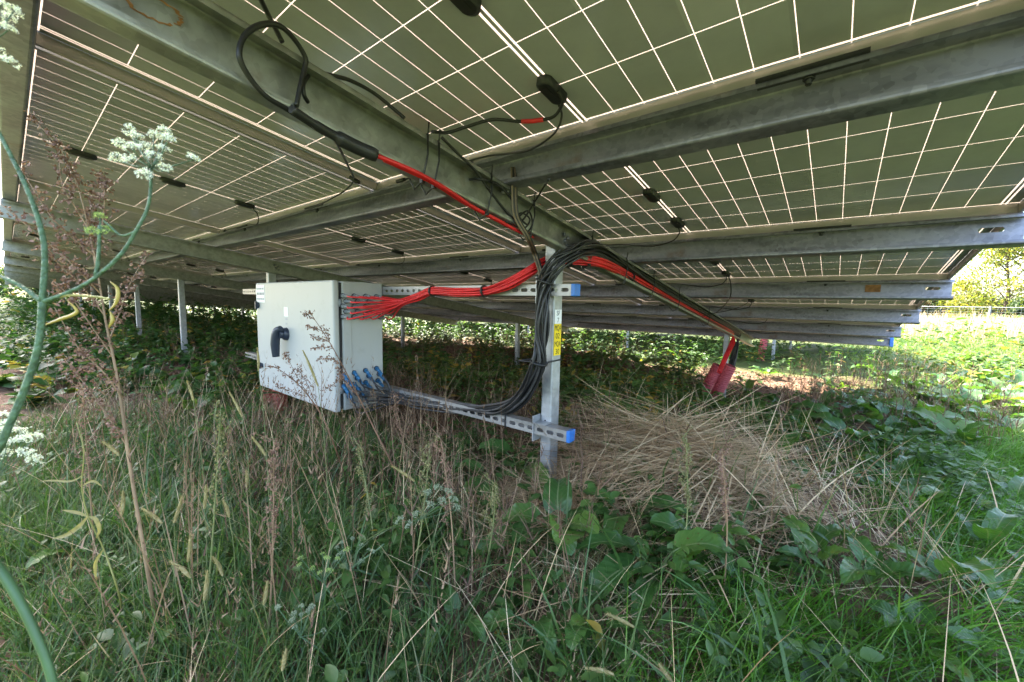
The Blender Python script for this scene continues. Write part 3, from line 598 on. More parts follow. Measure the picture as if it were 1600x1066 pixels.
mesh_np('ground', np.stack([GX, GY, GZ], -1), np.stack([I[:-1, :-1], I[:-1, 1:], I[1:, 1:], I[1:, :-1]], -1).reshape(-1, 4), soil_mat(), {'turf': turf}, 'structure')

# ================================================================== foliage materials: the tint attribute is each blade's own colour
def leafy(name, stops, rough=.5, trans=.3, tcol=1.6, tip=None, spec=.4):
    m, n, l, b = new_mat(name); at = n.new('ShaderNodeAttribute'); at.attribute_name = 'tint'
    r = ramp(n, stops); l.new(at.outputs['Fac'], r.inputs[0]); col = r.outputs[0]
    if tip:
        t = n.new('ShaderNodeAttribute'); t.attribute_name = 'along'; rp = ramp(n, [(tip[0], (0, 0, 0)), (tip[1], (1, 1, 1))]); l.new(t.outputs['Fac'], rp.inputs[0])
        mx = n.new('ShaderNodeMixRGB'); l.new(rp.outputs[0], mx.inputs[0]); l.new(col, mx.inputs[1]); mx.inputs[2].default_value = (*tip[2], 1); col = mx.outputs[0]
    l.new(col, b.inputs['Base Color']); b.inputs['Roughness'].default_value = rough; b.inputs['Specular IOR Level'].default_value = spec
    tr = n.new('ShaderNodeBsdfTranslucent'); g = n.new('ShaderNodeMixRGB'); g.blend_type = 'MULTIPLY'; g.inputs[0].default_value = 1; l.new(col, g.inputs[1]); g.inputs[2].default_value = (1.5 * tcol / 1.6, 1.6 * tcol / 1.6, .75, 1); l.new(g.outputs[0], tr.inputs[0])
    ms = n.new('ShaderNodeMixShader'); ms.inputs[0].default_value = trans; l.new(b.outputs[0], ms.inputs[1]); l.new(tr.outputs[0], ms.inputs[2]); l.new(ms.outputs[0], n['Material Output'].inputs[0]); return m
G = {}
G['grass'] = leafy('green_grass', [(0, (.024, .056, .014)), (.45, (.052, .110, .026)), (.75, (.090, .150, .038)), (.9, (.17, .16, .075)), (1, (.30, .23, .13))], .42, .3, tip=(.85, 1.3, (.16, .13, .06)))
G['lawn'] = leafy('lush_grass', [(0, (.038, .110, .012)), (.5, (.070, .185, .020)), (1, (.13, .24, .035))], .38, .35)
G['meadow'] = leafy('meadow_grass', [(0, (.075, .130, .025)), (.5, (.125, .185, .040)), (1, (.24, .24, .09))], .5, .4)
G['straw'] = leafy('straw', [(0, (.21, .125, .065)), (.45, (.45, .31, .18)), (1, (.70, .55, .36))], .55, .1, 1.2)
G['dry'] = leafy('dry_weed', [(0, (.075, .040, .026)), (.5, (.145, .085, .052)), (1, (.30, .205, .125))], .7, .15, 1.2)
G['weed'] = leafy('weed_leaf', [(0, (.028, .062, .016)), (.5, (.058, .120, .026)), (.85, (.105, .165, .036)), (.95, (.22, .19, .030)), (1, (.34, .22, .04))], .5, .35)
G['vine'] = leafy('vine_leaf', [(0, (.018, .052, .014)), (.5, (.040, .100, .025)), (.8, (.080, .145, .035)), (.9, (.24, .25, .04)), (1, (.36, .22, .05))], .45, .4)
G['litter'] = leafy('leaf_litter', [(0, (.070, .036, .022)), (.5, (.165, .092, .056)), (1, (.29, .195, .125))], .8, .1, 1.1)
G['pale'] = leafy('pale_seed_grass', [(0, (.30, .20, .12)), (.5, (.46, .35, .22)), (1, (.60, .50, .36))], .6, .3, 1.2)

def blades(base, h, w, az, lean, bend, nseg=4, taper=1.4, side_tw=None):
    """N curved blades; returns V (N,(nseg+1)*2,3), F, along"""
    N = len(base); t = np.linspace(0, 1, nseg + 1); ph = lean[:, None] + bend[:, None] * t[None, :]
    ds = (h / nseg)[:, None]; hx = np.sin(ph) * ds; hz = np.cos(ph) * ds
    cx = np.concatenate([np.zeros((N, 1)), np.cumsum((hx[:, 1:] + hx[:, :-1]) / 2, 1)], 1); cz = np.concatenate([np.zeros((N, 1)), np.cumsum((hz[:, 1:] + hz[:, :-1]) / 2, 1)], 1)
    hd = np.stack([np.cos(az), np.sin(az), 0 * az], 1); sd = np.stack([-np.sin(az), np.cos(az), 0 * az], 1)
    if side_tw is None: side_tw = RNG.uniform(-1.2, 1.2, N)
    P = base[:, None, :] + cx[..., None] * hd[:, None, :] + cz[..., None] * np.array([0, 0, 1.])
    S = sd * np.cos(side_tw)[:, None] + hd * np.sin(side_tw)[:, None]
    ww = w[:, None] * np.maximum(1 - t ** taper, .04)[None, :] * .5
    V = np.stack([P - S[:, None, :] * ww[..., None], P + S[:, None, :] * ww[..., None]], 2).reshape(N, -1, 3)
    k = np.arange(nseg); q = np.stack([2 * k, 2 * k + 1, 2 * k + 3, 2 * k + 2], 1); F = (np.arange(N)[:, None, None] * (2 * nseg + 2) + q[None]).reshape(-1, 4)
    return V, F, np.broadcast_to(np.repeat(t, 2)[None], (N, 2 * nseg + 2))
LEAF_U = np.array([0, .12, .32, .58, .82, 1.0]); LEAF_W = np.array([.10, .62, 1.0, .86, .45, .03])
def leaves(base, d, up, L, W, fold=.35, droop=.5):
    """N pointed leaves folded along the midrib and drooping"""
    N = len(base); d = d / np.linalg.norm(d, axis=1, keepdims=True); sd = np.cross(d, up); sd /= np.maximum(np.linalg.norm(sd, axis=1, keepdims=True), 1e-6); nn = np.cross(sd, d)
    u = LEAF_U[None, :]; along = u * L[:, None]; dz = -droop * (u ** 2) * L[:, None] * .5
    mid = base[:, None, :] + d[:, None, :] * along[..., None] + np.array([0, 0, 1.]) * dz[..., None]
    hw = LEAF_W[None, :] * W[:, None] * .5
    a = mid - sd[:, None, :] * hw[..., None] + nn[:, None, :] * (hw * fold)[..., None]; c = mid + sd[:, None, :] * hw[..., None] + nn[:, None, :] * (hw * fold)[..., None]
    V = np.stack([a, mid, c], 2).reshape(N, -1, 3); m = len(LEAF_U)
    q = np.array([[3 * i + j, 3 * i + j + 1, 3 * i + j + 4, 3 * i + j + 3] for i in range(m - 1) for j in range(2)]); F = (np.arange(N)[:, None, None] * (3 * m) + q[None]).reshape(-1, 4)
    return V, F, np.broadcast_to(np.repeat(LEAF_U, 3)[None], (N, 3 * m))
class Mass:
    def __init__(s): s.V, s.F, s.t, s.a, s.n = [], [], [], [], 0
    def add(s, vfa, tint):
        V, F, al = vfa; s.V.append(V.reshape(-1, 3)); s.F.append(F + s.n); s.n += V.shape[0] * V.shape[1]
        s.t.append(np.repeat(tint, V.shape[1])); s.a.append(al.ravel())
    def build(s, name, mat, kind='stuff', parent=None, label=None):
        return mesh_np(name, np.concatenate(s.V), np.concatenate(s.F), mat, {'tint': np.concatenate(s.t), 'along': np.concatenate(s.a)}, kind, True, parent, label)
def U(a, b, n): return RNG.uniform(a, b, n)
def Nn(m, s, n): return RNG.normal(m, s, n)
def on_ground(x, y, dz=-.01): return np.stack([x, y, ground_h(x, y) + dz], 1)
def scatter(n, x0, x1, y0, y1, keep=None, clump=0, cr=.05):
    if clump:
        cx, cy = U(x0, x1, max(1, n // clump)), U(y0, y1, max(1, n // clump)); i = RNG.integers(0, len(cx), n); x, y = cx[i] + Nn(0, cr, n), cy[i] + Nn(0, cr, n)
    else: x, y = U(x0, x1, n), U(y0, y1, n)
    k = np.hypot(x - CAM_POS[0], y - CAM_POS[1]) > .33
    # nothing grows through the posts, the cabinet or the conduits
    k &= ~((np.abs(x + .34) < .07) & (np.abs(y - POST_Y) < .06)); k &= ~((np.abs(x + .27 - .35 * (y + .9) * -1.0) < .10) & (y > -1.0) & (y < -.60) & (RNG.random(n) < .85))
    k &= ~((np.abs(x + 2.25) < .42) & (y > -1.55) & (y < -.80) & (RNG.random(n) < .75))
    if keep is not None: k &= RNG.random(n) < keep(x, y)
    return x[k], y[k]
def visible(x, y, margin=.35):
    """roughly inside the wedge in front of the camera, plus a margin to each side"""
    dx, dy = x - CAM_POS[0], y - CAM_POS[1]; fx, fy = CAM_F[0], CAM_F[1]; f = dx * fx + dy * fy; s = dx * CAM_R[0] + dy * CAM_R[1]
    return ((f > -.1) & (np.abs(s) < f * 1.30 + margin)).astype(float)
def straw_zone(x, y): return np.exp(-((x - .22) / .50) ** 2 - ((y + .30) / .36) ** 2)
def right_zone(x, y): return np.maximum(smooth(.0, .35, x - .72 - .12 * np.clip(y, 0, 2.5) + .08 * np.sin(3 * y)), smooth(-.75, -.95, y) * smooth(.1, .4, x))
def left_zone(x, y): return smooth(.3, -.5, x + 2.2 - .15 * y)

# --- long grass in the left and middle foreground
m = Mass()
x, y = scatter(26000, -3.0, .9, -2.35, -.55, lambda x, y: visible(x, y) * np.clip(.10 + .9 * smooth(-.75, -1.5, y + .28 * (x + .4)) + .25 * (np.sin(5 * x + 2 * y) > .4), 0, 1) * (1 - .9 * straw_zone(x, y)), 14, .05)
n = len(x); far = np.hypot(x - .62, y + 2.14)
m.add(blades(on_ground(x, y), np.abs(Nn(.13, .055, n)) * (1 - .35 * smooth(-1.5, -.8, y)) + .04, U(.0022, .0050, n), U(0, 6.28, n), U(.0, .45, n), U(.2, 1.7, n), 5), np.clip(Nn(.42, .22, n), 0, 1))
x, y = scatter(420, -2.2, .8, -2.3, -1.1, lambda x, y: visible(x, y), 5, .04); n = len(x)
m.add(blades(on_ground(x, y), U(.22, .42, n), U(.006, .011, n), U(0, 6.28, n), U(.1, .5, n), U(.4, 1.9, n), 7), np.clip(Nn(.40, .15, n), 0, .8))
x, y = scatter(7000, -1.9, .1, -2.4, -1.55, lambda x, y: visible(x, y, .6), 14, .05); n = len(x)
m.add(blades(on_ground(x, y), np.abs(Nn(.15, .05, n)) + .04, U(.0022, .0050, n), U(0, 6.28, n), U(.0, .45, n), U(.2, 1.7, n), 5), np.clip(Nn(.45, .22, n), 0, 1))
m.build('long_grass', G['grass'])

# --- lush grass on the right and out into the meadow
m = Mass()
x, y = scatter(70000, .35, 4.2, -1.6, 6.0, lambda x, y: visible(x, y) * right_zone(x, y) * np.clip(1.5 / (.6 + np.hypot(x - .6, y + 2.1) * .45), 0, 1), 20, .06); n = len(x)
m.add(blades(on_ground(x, y), np.abs(Nn(.13, .045, n)) + .04, U(.0025, .0055, n), Nn(-.6, 1.1, n), U(.1, .6, n), U(.3, 1.7, n), 4), np.clip(Nn(.5, .22, n), 0, 1))
x, y = scatter(34000, .05, 2.3, -1.6, 1.8, lambda x, y: visible(x, y) * right_zone(x + .05, y), 22, .06); n = len(x)
m.add(blades(on_ground(x, y), np.abs(Nn(.10, .04, n)) + .03, U(.0022, .0048, n), Nn(-.6, 1.2, n), U(.1, .6, n), U(.3, 1.8, n), 4), np.clip(Nn(.5, .22, n), 0, 1))
x, y = scatter(2600, .3, 2.2, -1.7, 2.5, lambda x, y: visible(x, y) * right_zone(x + .25, y), 10, .05); n = len(x)
m.add(blades(on_ground(x, y), U(.2, .36, n), U(.004, .0075, n), Nn(-.4, 1.0, n), U(.25, .7, n), U(.8, 1.9, n), 6), np.clip(Nn(.45, .2, n), 0, 1))
m.build('lush_grass', G['lawn'])
m = Mass()
x, y = scatter(60000, .8, 14, 4.5, 30, lambda x, y: visible(x, y, 1.5) * np.clip(12 / (3 + np.hypot(x, y) ** 1.3), 0, 1), 25, .15); n = len(x); dd = np.hypot(x, y)
m.add(blades(on_ground(x, y), (np.abs(Nn(.13, .05, n)) + .05) * (1 + .02 * dd), .004 + .0009 * dd, U(0, 6.28, n), U(0, .5, n), U(.2, 1.4, n), 3), np.clip(Nn(.45, .25, n), 0, 1))
x, y = scatter(26000, -45, 60, 22, 75, lambda x, y: visible(x, y, 4), 30, .5); n = len(x)
m.add(blades(on_ground(x, y), np.abs(Nn(.28, .1, n)) + .1, U(.03, .06, n), U(0, 6.28, n), U(0, .4, n), U(.2, 1., n), 3), np.clip(Nn(.55, .25, n), 0, 1))
m.build('meadow_grass', G['meadow'])
m = Mass(); x, y = scatter(18000, -22, 4, -9, -2.6, None, 20, .2); n = len(x)      # the open strip beyond the high edge
m.add(blades(on_ground(x, y), np.abs(Nn(.25, .08, n)) + .08, U(.006, .012, n), U(0, 6.28, n), U(0, .4, n), U(.2, 1.2, n), 3), np.clip(Nn(.35, .2, n), 0, .8)); m.build('strip_grass', G['grass'])
m = Mass()
for cx, cy, sx, sy, nn in ((4.4, 24, 3.0, 2.5, 1900), (7, 29, 6, 3, 2600), (2.6, 19, .8, 1.5, 260), (0, 30, 9, 4, 5000)):
    x, y = Nn(cx, sx, nn), Nn(cy, sy, nn); k = y > 9.5; x, y = x[k], y[k]; n = len(x)
    m.add(blades(on_ground(x, y), np.abs(Nn(.62, .18, n)) + .1, U(.008, .02, n) * (1 + y / 25), U(0, 6.28, n), U(0, .25, n), U(0, .5, n), 3, 3.0), np.clip(Nn(.5, .3, n), 0, 1))
m.build('pale_seed_grass', G['pale'])

# --- heap of straw: bent dry grass lying over a low mound
m = Mass()
def straw(n, cx, cy, sx, sy, top, az0, azs, L0, L1, tilt=(1.15, 1.75), bend=(-.1, .45)):
    x, y = Nn(cx, sx, n), Nn(cy, sy, n); z = ground_h(x, y) + top * np.exp(-((x - cx) / (1.5 * sx)) ** 2 - ((y - cy) / (1.5 * sy)) ** 2) * U(0, 1, n) ** .6
    m.add(blades(np.stack([x, y, z], 1), U(L0, L1, n), U(.0020, .0052, n), Nn(az0, azs, n), U(*tilt, n), U(*bend, n), 6, 5.0), np.clip(Nn(.5, .27, n), 0, 1))
straw(820, .14, -.38, .18, .12, .22, 3.8, .45, .30, .60); straw(720, .08, -.44, .15, .12, .22, .75, .5, .25, .55); straw(260, .22, -.40, .22, .15, .14, 2.2, 1.6, .15, .40); straw(520, .32, -.45, .17, .14, .12, 3.6, .6, .22, .55); straw(260, .52, -.40, .14, .14, .06, 3.5, 1.2, .2, .45)
straw(420, .02, -.55, .20, .12, .08, 3.4, 1.2, .15, .35); straw(700, -.12, -1.02, .22, .19, .07, 2.2, 1.6, .12, .40); straw(600, -.18, -.85, .20, .15, .10, 4.6, .9, .12, .34)
straw(120, .30, -.25, .25, .2, .05, 3.4, 1.4, .3, .50, (.4, 1.1), (.2, .7)); straw(60, .60, .05, .2, .3, .04, 3.0, 1.5, .2, .40, (.3, 1.1), (.1, .6)); straw(700, -.60, -.85, .45, .35, .06, 3.0, 2.0, .12, .36); straw(260, .12, -1.2, .3, .2, .05, 2., 2., .15, .35)
m.build('straw_heap', G['straw'])
m = Mass(); x, y = scatter(420, -.15, .95, -.7, .3, None, 9, .05); n = len(x)       # green blades coming up through the straw
m.add(blades(on_ground(x, y), U(.16, .34, n), U(.004, .008, n), U(0, 6.28, n), U(.1, .6, n), U(.3, 1.3, n), 6), np.clip(Nn(.55, .2, n), 0, .85)); m.build('green_shoots', G['grass'])
# thin dry strands standing and lying all through the foreground
m = Mass()
x, y = scatter(3000, -3.6, 1.0, -2.2, 1.2, lambda x, y: visible(x, y) * (1 - .6 * right_zone(x, y)), 6, .06); n = len(x)
m.add(blades(on_ground(x, y), U(.15, .45, n), U(.0014, .0028, n), U(0, 6.28, n), U(.1, 1.5, n), U(-.1, .7, n), 6, 4.0), np.clip(Nn(.52, .28, n), 0, 1))
m.build('dry_strands', G['straw'])

# --- leaf litter and crumbs of soil under the table
m = Mass()
x, y = scatter(24000, -7, 1.6, -1.6, 5.0, lambda x, y: visible(x, y) * (1 - .8 * right_zone(x, y))); n = len(x); up = np.stack([Nn(0, .5, n), Nn(0, .5, n), np.ones(n)], 1)
m.add(leaves(on_ground(x, y, .008), np.stack([Nn(0, 1, n), Nn(0, 1, n), Nn(0, .35, n)], 1), up, U(.02, .06, n), U(.008, .03, n), .5, .2), np.clip(Nn(.45, .25, n), 0, 1))
x, y = scatter(1500, -7, 1.1, -.9, 4.2, lambda x, y: visible(x, y) * (1 - .8 * right_zone(x, y)), 12, .08); n = len(x)
m.add(blades(on_ground(x, y), U(.06, .28, n), U(.0016, .0032, n), U(0, 6.28, n), U(.2, 1.6, n), U(-.3, .7, n), 4, 4.0), np.clip(Nn(.5, .25, n), 0, 1))
m.build('leaf_litter', G['litter'])

# --- weeds: stems carrying leaves
def weeds(m, ms, x, y, hmin, hmax, per, L, W, tmean=.45, tsd=.22, spread=.05, stemw=.0028):
    n = len(x); h = U(hmin, hmax, n); b = on_ground(x, y); az = U(0, 6.28, n); ln = U(0, .45, n)
    ms.add(blades(b, h, np.full(n, stemw) * U(.7, 1.3, n), az, ln, U(0, .5, n), 4, 6.0), np.clip(Nn(.4, .2, n), 0, 1))
    i = np.repeat(np.arange(n), per); k = len(i); t = U(.12, 1.02, k); hd = np.stack([np.cos(az), np.sin(az)], 1)[i]; sh = np.sin(ln + .15)[i] * h[i] * t
    p = np.stack([b[i, 0] + hd[:, 0] * sh, b[i, 1] + hd[:, 1] * sh, b[i, 2] + h[i] * t * np.cos(ln + .15)[i]], 1); p[:, :2] += Nn(0, spread * .25, (k, 2))
    a = U(0, 6.28, k); d = np.stack([np.cos(a), np.sin(a), U(-.25, .75, k)], 1); up = np.stack([Nn(0, .35, k), Nn(0, .35, k), np.ones(k)], 1)
    m.add(leaves(p, d, up, U(L[0], L[1], k) * (1.15 - .45 * t), U(W[0], W[1], k) * (1.15 - .45 * t), .3, .6), np.clip(np.repeat(Nn(tmean, tsd * .7, n), per) + Nn(0, tsd * .6, k), 0, 1))
m, ms = Mass(), Mass()
x, y = scatter(2900, -30, -2.2, -2.2, 3.5, lambda x, y: visible(x, y) * left_zone(x, y) * (.25 + .75 * smooth(2.5, .8, y)), 6, .14); weeds(m, ms, x, y, .14, .48, 11, (.04, .105), (.025, .07), .46, .28)
x, y = scatter(420, -9, -2.4, -2.3, 1.0, lambda x, y: visible(x, y) * left_zone(x, y), 5, .12); weeds(m, ms, x, y, .08, .36, 8, (.08, .15), (.07, .13), .5, .3)
x, y = scatter(1500, -34, -10, -2.1, 7.0, lambda x, y: visible(x, y), 8, .25); weeds(m, ms, x, y, .45, .95, 12, (.09, .20), (.05, .11), .42, .28)
m.build('vine_thicket', G['vine'])
m2 = Mass()
x, y = scatter(1700, -8, .9, -.6, 4.6, lambda x, y: visible(x, y) * (1 - left_zone(x, y) * .5) * (.35 + .65 * (np.sin(2.3 * x + 1) * np.sin(1.9 * y + .5) > 0)), 6, .10); weeds(m2, ms, x, y, .05, .22, 8, (.03, .08), (.015, .04), .42, .2)
x, y = scatter(800, -3.4, -.3, .1, 2.6, lambda x, y: visible(x, y), 9, .10); weeds(m2, ms, x, y, .08, .30, 9, (.05, .12), (.025, .065), .64, .25)
x, y = scatter(420, -.2, 1.3, .25, 2.4, lambda x, y: visible(x, y), 7, .08); weeds(m2, ms, x, y, .06, .22, 8, (.04, .10), (.02, .055), .45, .2)
x, y = scatter(900, -2.8, .7, -2.2, -.5, lambda x, y: visible(x, y), 5, .08); weeds(m2, ms, x, y, .05, .22, 8, (.03, .07), (.014, .035), .35, .2)
x, y = scatter(2300, -22, 1.0, 4.3, 10.0, lambda x, y: visible(x, y) * (1 - .75 * smooth(-1.5, .6, x)), 8, .25); weeds(m2, ms, x, y, .25, .72, 12, (.06, .15), (.022, .06), .36, .26)
x, y = scatter(850, -14, -.9, 2.2, 4.3, lambda x, y: visible(x, y), 8, .16); weeds(m2, ms, x, y, .18, .50, 11, (.05, .13), (.025, .06), .60, .28)
x, y = Nn(2.35, .35, 130), Nn(8.2, .7, 130); weeds(m2, ms, x, y, .12, .34, 10, (.07, .16), (.04, .09), .72, .15)
x, y = scatter(260, 1.2, 5.5, 5.0, 16.0, lambda x, y: visible(x, y) * smooth(1.0, 1.8, x), 12, .3); weeds(m2, ms, x, y, .10, .40, 10, (.06, .16), (.03, .08), .6, .2)
x, y = scatter(2600, -70, 12, 10, 40, lambda x, y: visible(x, y, 3), 10, .6); weeds(m2, ms, x, y, .4, 1.05, 9, (.14, .34), (.06, .14), .6, .25, stemw=.006)
m2.build('leafy_weeds', G['weed'])
# dry brown stalks with side twigs and seed
x, y = scatter(420, -12, 1.0, -1.9, 4.6, lambda x, y: visible(x, y) * (.4 + .6 * left_zone(x, y)), 5, .12); n = len(x); h = U(.18, .55, n); az = U(0, 6.28, n); b = on_ground(x, y)
x2, y2 = scatter(430, -2.6, .0, -1.75, .1, lambda x, y: visible(x, y), 6, .08); x3, y3 = scatter(380, -9, -.6, 2.0, 4.4, lambda x, y: visible(x, y), 6, .12); x = np.concatenate([x, x2, x3]); y = np.concatenate([y, y2, y3]); n = len(x); h = np.concatenate([h, U(.12, .38, len(x2)), U(.22, .55, len(x3))]); az = U(0, 6.28, n); b = on_ground(x, y)
md = Mass(); md.add(blades(b, h, U(.002, .004, n), az, U(0, .5, n), U(-.2, .4, n), 4, 5.0), np.clip(Nn(.5, .25, n), 0, 1))
i = np.repeat(np.arange(n), 12); k = len(i); t = U(.3, 1, k); p = b[i] + np.stack([np.cos(az[i]) * .22 * h[i] * t, np.sin(az[i]) * .22 * h[i] * t, .93 * h[i] * t], 1)
md.add(blades(p, U(.03, .11, k), U(.0025, .0065, k), U(0, 6.28, k), U(.2, 1.2, k), U(-.4, .4, k), 2, 1.2), np.clip(Nn(.4, .25, k), 0, 1))
x, y = scatter(260, .2, 1.7, 1.6, 4.6, lambda x, y: visible(x, y), 6, .15); n = len(x); h = U(.25, .6, n); az = U(0, 6.28, n); b = on_ground(x, y)
md.add(blades(b, h, U(.002, .004, n), az, U(0, .3, n), U(-.2, .3, n), 4, 5.0), np.clip(Nn(.55, .2, n), 0, 1))
i = np.repeat(np.arange(n), 16); k = len(i); t = U(.3, 1, k); p = b[i] + np.stack([0 * t, 0 * t, .96 * h[i] * t], 1); md.add(blades(p, U(.02, .09, k), U(.003, .007, k), U(0, 6.28, k), U(.2, 1.1, k), U(-.4, .4, k), 2, 1.2), np.clip(Nn(.55, .25, k), 0, 1))
x, y = scatter(300, -2.6, -.1, -2.05, -.75, lambda x, y: visible(x, y), 4, .10); n = len(x); h = U(.28, .58, n); az = U(0, 6.28, n); b = on_ground(x, y); ln = U(0, .35, n)
md.add(blades(b, h, U(.0016, .0032, n), az, ln, U(0, .3, n), 5, 5.0), np.clip(Nn(.75, .2, n), 0, 1)); i = np.repeat(np.arange(n), 18); k = len(i); t = U(.55, 1, k); hd = np.sin(ln + .1)[i] * h[i] * t
md.add(blades(b[i] + np.stack([np.cos(az[i]) * hd, np.sin(az[i]) * hd, np.cos(ln + .1)[i] * h[i] * t], 1), U(.006, .030, k), U(.0015, .0045, k), U(0, 6.28, k), U(.1, 1.0, k), U(-.3, .3, k), 2, 1.2), np.clip(Nn(.7, .25, k), 0, 1))
md.build('dry_stalks', G['dry']); ms.build('weed_stems', G['weed'])
# ================================================================== plants that can be told apart
def stalk_tint(n, m_=.45, s=.2): return np.clip(Nn(m_, s, n), 0, 1)
def dock_mat():
    m, n, l, b = new_mat('dock_leaf'); uv = n.new('ShaderNodeAttribute'); uv.attribute_name = 'across'; al = n.new('ShaderNodeAttribute'); al.attribute_name = 'along'; oi = n.new('ShaderNodeObjectInfo')
    def mt(op, *a):
        k = n.new('ShaderNodeMath'); k.operation = op
        for i, q in enumerate(a):
            if isinstance(q, (int, float)): k.inputs[i].default_value = q
            else: l.new(q, k.inputs[i])
        return k.outputs[0]
    tc = n.new('ShaderNodeTexCoord'); nz = n.new('ShaderNodeTexNoise'); nz.inputs['Scale'].default_value = 22; nz.inputs['Detail'].default_value = 5; l.new(tc.outputs['Object'], nz.inputs['Vector'])
    ab = mt('ABSOLUTE', uv.outputs['Fac']); vein = mt('PINGPONG', mt('ADD', mt('SUBTRACT', mt('MULTIPLY', al.outputs['Fac'], 8.0), mt('MULTIPLY', ab, 2.0)), mt('MULTIPLY', nz.outputs[0], .9)), .5)
    vm = mt('LESS_THAN', vein, .07); mid = mt('LESS_THAN', ab, .045)
    r = ramp(n, [(.0, (.030, .080, .020)), (.6, (.055, .130, .030)), (.93, (.10, .180, .036)), (1., (.21, .19, .04))])
    l.new(mt('ADD', mt('MULTIPLY', oi.outputs['Random'], .7), mt('MULTIPLY', nz.outputs[0], .42)), r.inputs[0])
    mx = n.new('ShaderNodeMixRGB'); l.new(mt('MAXIMUM', mt('MULTIPLY', vm, .10), mt('MULTIPLY', mid, .8)), mx.inputs[0]); l.new(r.outputs[0], mx.inputs[1]); mx.inputs[2].default_value = (.17, .22, .10, 1)
    ns = n.new('ShaderNodeTexNoise'); ns.inputs['Scale'].default_value = 75; ns.inputs['Detail'].default_value = 2; l.new(tc.outputs['Object'], ns.inputs['Vector']); rs = ramp(n, [(.66, (0, 0, 0)), (.72, (1, 1, 1))]); l.new(ns.outputs[0], rs.inputs[0]); m2_ = n.new('ShaderNodeMixRGB'); l.new(mt('MULTIPLY', rs.outputs[0], mt('GREATER_THAN', oi.outputs['Random'], .45)), m2_.inputs[0]); l.new(mx.outputs[0], m2_.inputs[1]); m2_.inputs[2].default_value = (.10, .05, .02, 1); mx = m2_
    l.new(mx.outputs[0], b.inputs['Base Color']); b.inputs['Roughness'].default_value = .36; b.inputs['Specular IOR Level'].default_value = .5
    bp = n.new('ShaderNodeBump'); bp.inputs['Strength'].default_value = .30; bp.inputs['Distance'].default_value = .005; l.new(vein, bp.inputs['Height']); l.new(bp.outputs[0], b.inputs['Normal'])
    tr = n.new('ShaderNodeBsdfTranslucent'); g = n.new('ShaderNodeMixRGB'); g.blend_type = 'MULTIPLY'; g.inputs[0].default_value = 1; l.new(mx.outputs[0], g.inputs[1]); g.inputs[2].default_value = (1.9, 1.9, .6, 1); l.new(g.outputs[0], tr.inputs[0])
    ms = n.new('ShaderNodeMixShader'); ms.inputs[0].default_value = .35; l.new(b.outputs[0], ms.inputs[1]); l.new(tr.outputs[0], ms.inputs[2]); l.new(ms.outputs[0], n['Material Output'].inputs[0]); return m
DOCK = dock_mat()
def dock_leaf(L, W, pet, rise, arch, wav, seed, notch=True):
    """one broad leaf with its stalk: starts at the origin, grows towards +x; arch bends it over"""
    rg = np.random.default_rng(seed); nu, nv = 18, 8; u = np.linspace(0, 1, nu); tot = pet + L
    wp = np.interp(u, [0, .06, .15, .30, .45, .62, .80, .93, 1], [.50, .90, 1., 1., .97, .87, .64, .36, .03])
    s = np.linspace(0, 1, 40); ang = rise - (rise + arch) * s ** 1.3; X = np.concatenate([[0], np.cumsum(np.cos(ang))[:-1]]) / 40 * tot; Z = np.concatenate([[0], np.cumsum(np.sin(ang))[:-1]]) / 40 * tot
    ax = lambda q: (np.interp(q, s, X), np.interp(q, s, Z), np.interp(q, s, ang))
    V, A, Cc = [], [], []; ph = rg.uniform(0, 6.28, 3)
    for i in range(nu):
        px_, pz_, an = ax((pet + L * u[i]) / tot)
        for j in range(nv + 1):
            c = j / nv * 2 - 1; w = W * .5 * wp[i]; back = -.10 * L * abs(c) ** 2 * max(0, 1 - u[i] / .14) if notch else 0
            edge = wav * (abs(c) ** 2) * math.sin(u[i] * 19 + ph[0] + (1.7 if c > 0 else 0)) + .4 * wav * math.sin(u[i] * 37 + ph[1]) * abs(c)
            up = .28 * w * (abs(c) ** 1.4) + edge; d_ = back
            V.append((px_ - math.sin(an) * up + math.cos(an) * d_, c * w * (1 - .06 * abs(c)) + .02 * L * math.sin(u[i] * 4 + ph[2]), pz_ + math.cos(an) * up + math.sin(an) * d_)); A.append(u[i]); Cc.append(c)
    F = [(i * (nv + 1) + j, i * (nv + 1) + j + 1, (i + 1) * (nv + 1) + j + 1, (i + 1) * (nv + 1) + j) for i in range(nu - 1) for j in range(nv)]
    mb = MB(); mb.tube([np.array([*ax(q)[:1], 0, ax(q)[1]]) for q in np.linspace(0, pet / tot + .02, 7)], [.0042 - .0004 * k for k in range(7)], 6); o = len(V)
    V += mb.v; A += [0.5] * len(mb.v); Cc += [0.0] * len(mb.v); me = bpy.data.meshes.new('leaf'); me.from_pydata([tuple(p) for p in V], [], F + [tuple(q + o for q in f) for f in mb.f])
    me.polygons.foreach_set('use_smooth', [True] * len(me.polygons))
    for nm, vals in (('along', A), ('across', Cc)): at = me.attributes.new(nm, 'FLOAT', 'POINT'); at.data.foreach_set('value', np.array(vals, np.float32))
    me.materials.append(DOCK); return me
LEAVES = [dock_leaf(.17, .118, .10, 1.15, .55, .004, 1), dock_leaf(.21, .112, .11, 1.0, .95, .006, 2), dock_leaf(.23, .092, .10, .9, .75, .006, 3), dock_leaf(.13, .100, .09, 1.25, .15, .003, 4), dock_leaf(.24, .100, .12, 1.25, 1.1, .008, 5), dock_leaf(.19, .070, .06, .75, .45, .005, 6), dock_leaf(.15, .108, .12, 1.3, .75, .004, 7), dock_leaf(.11, .078, .06, .95, .35, .003, 8)]
docks = []
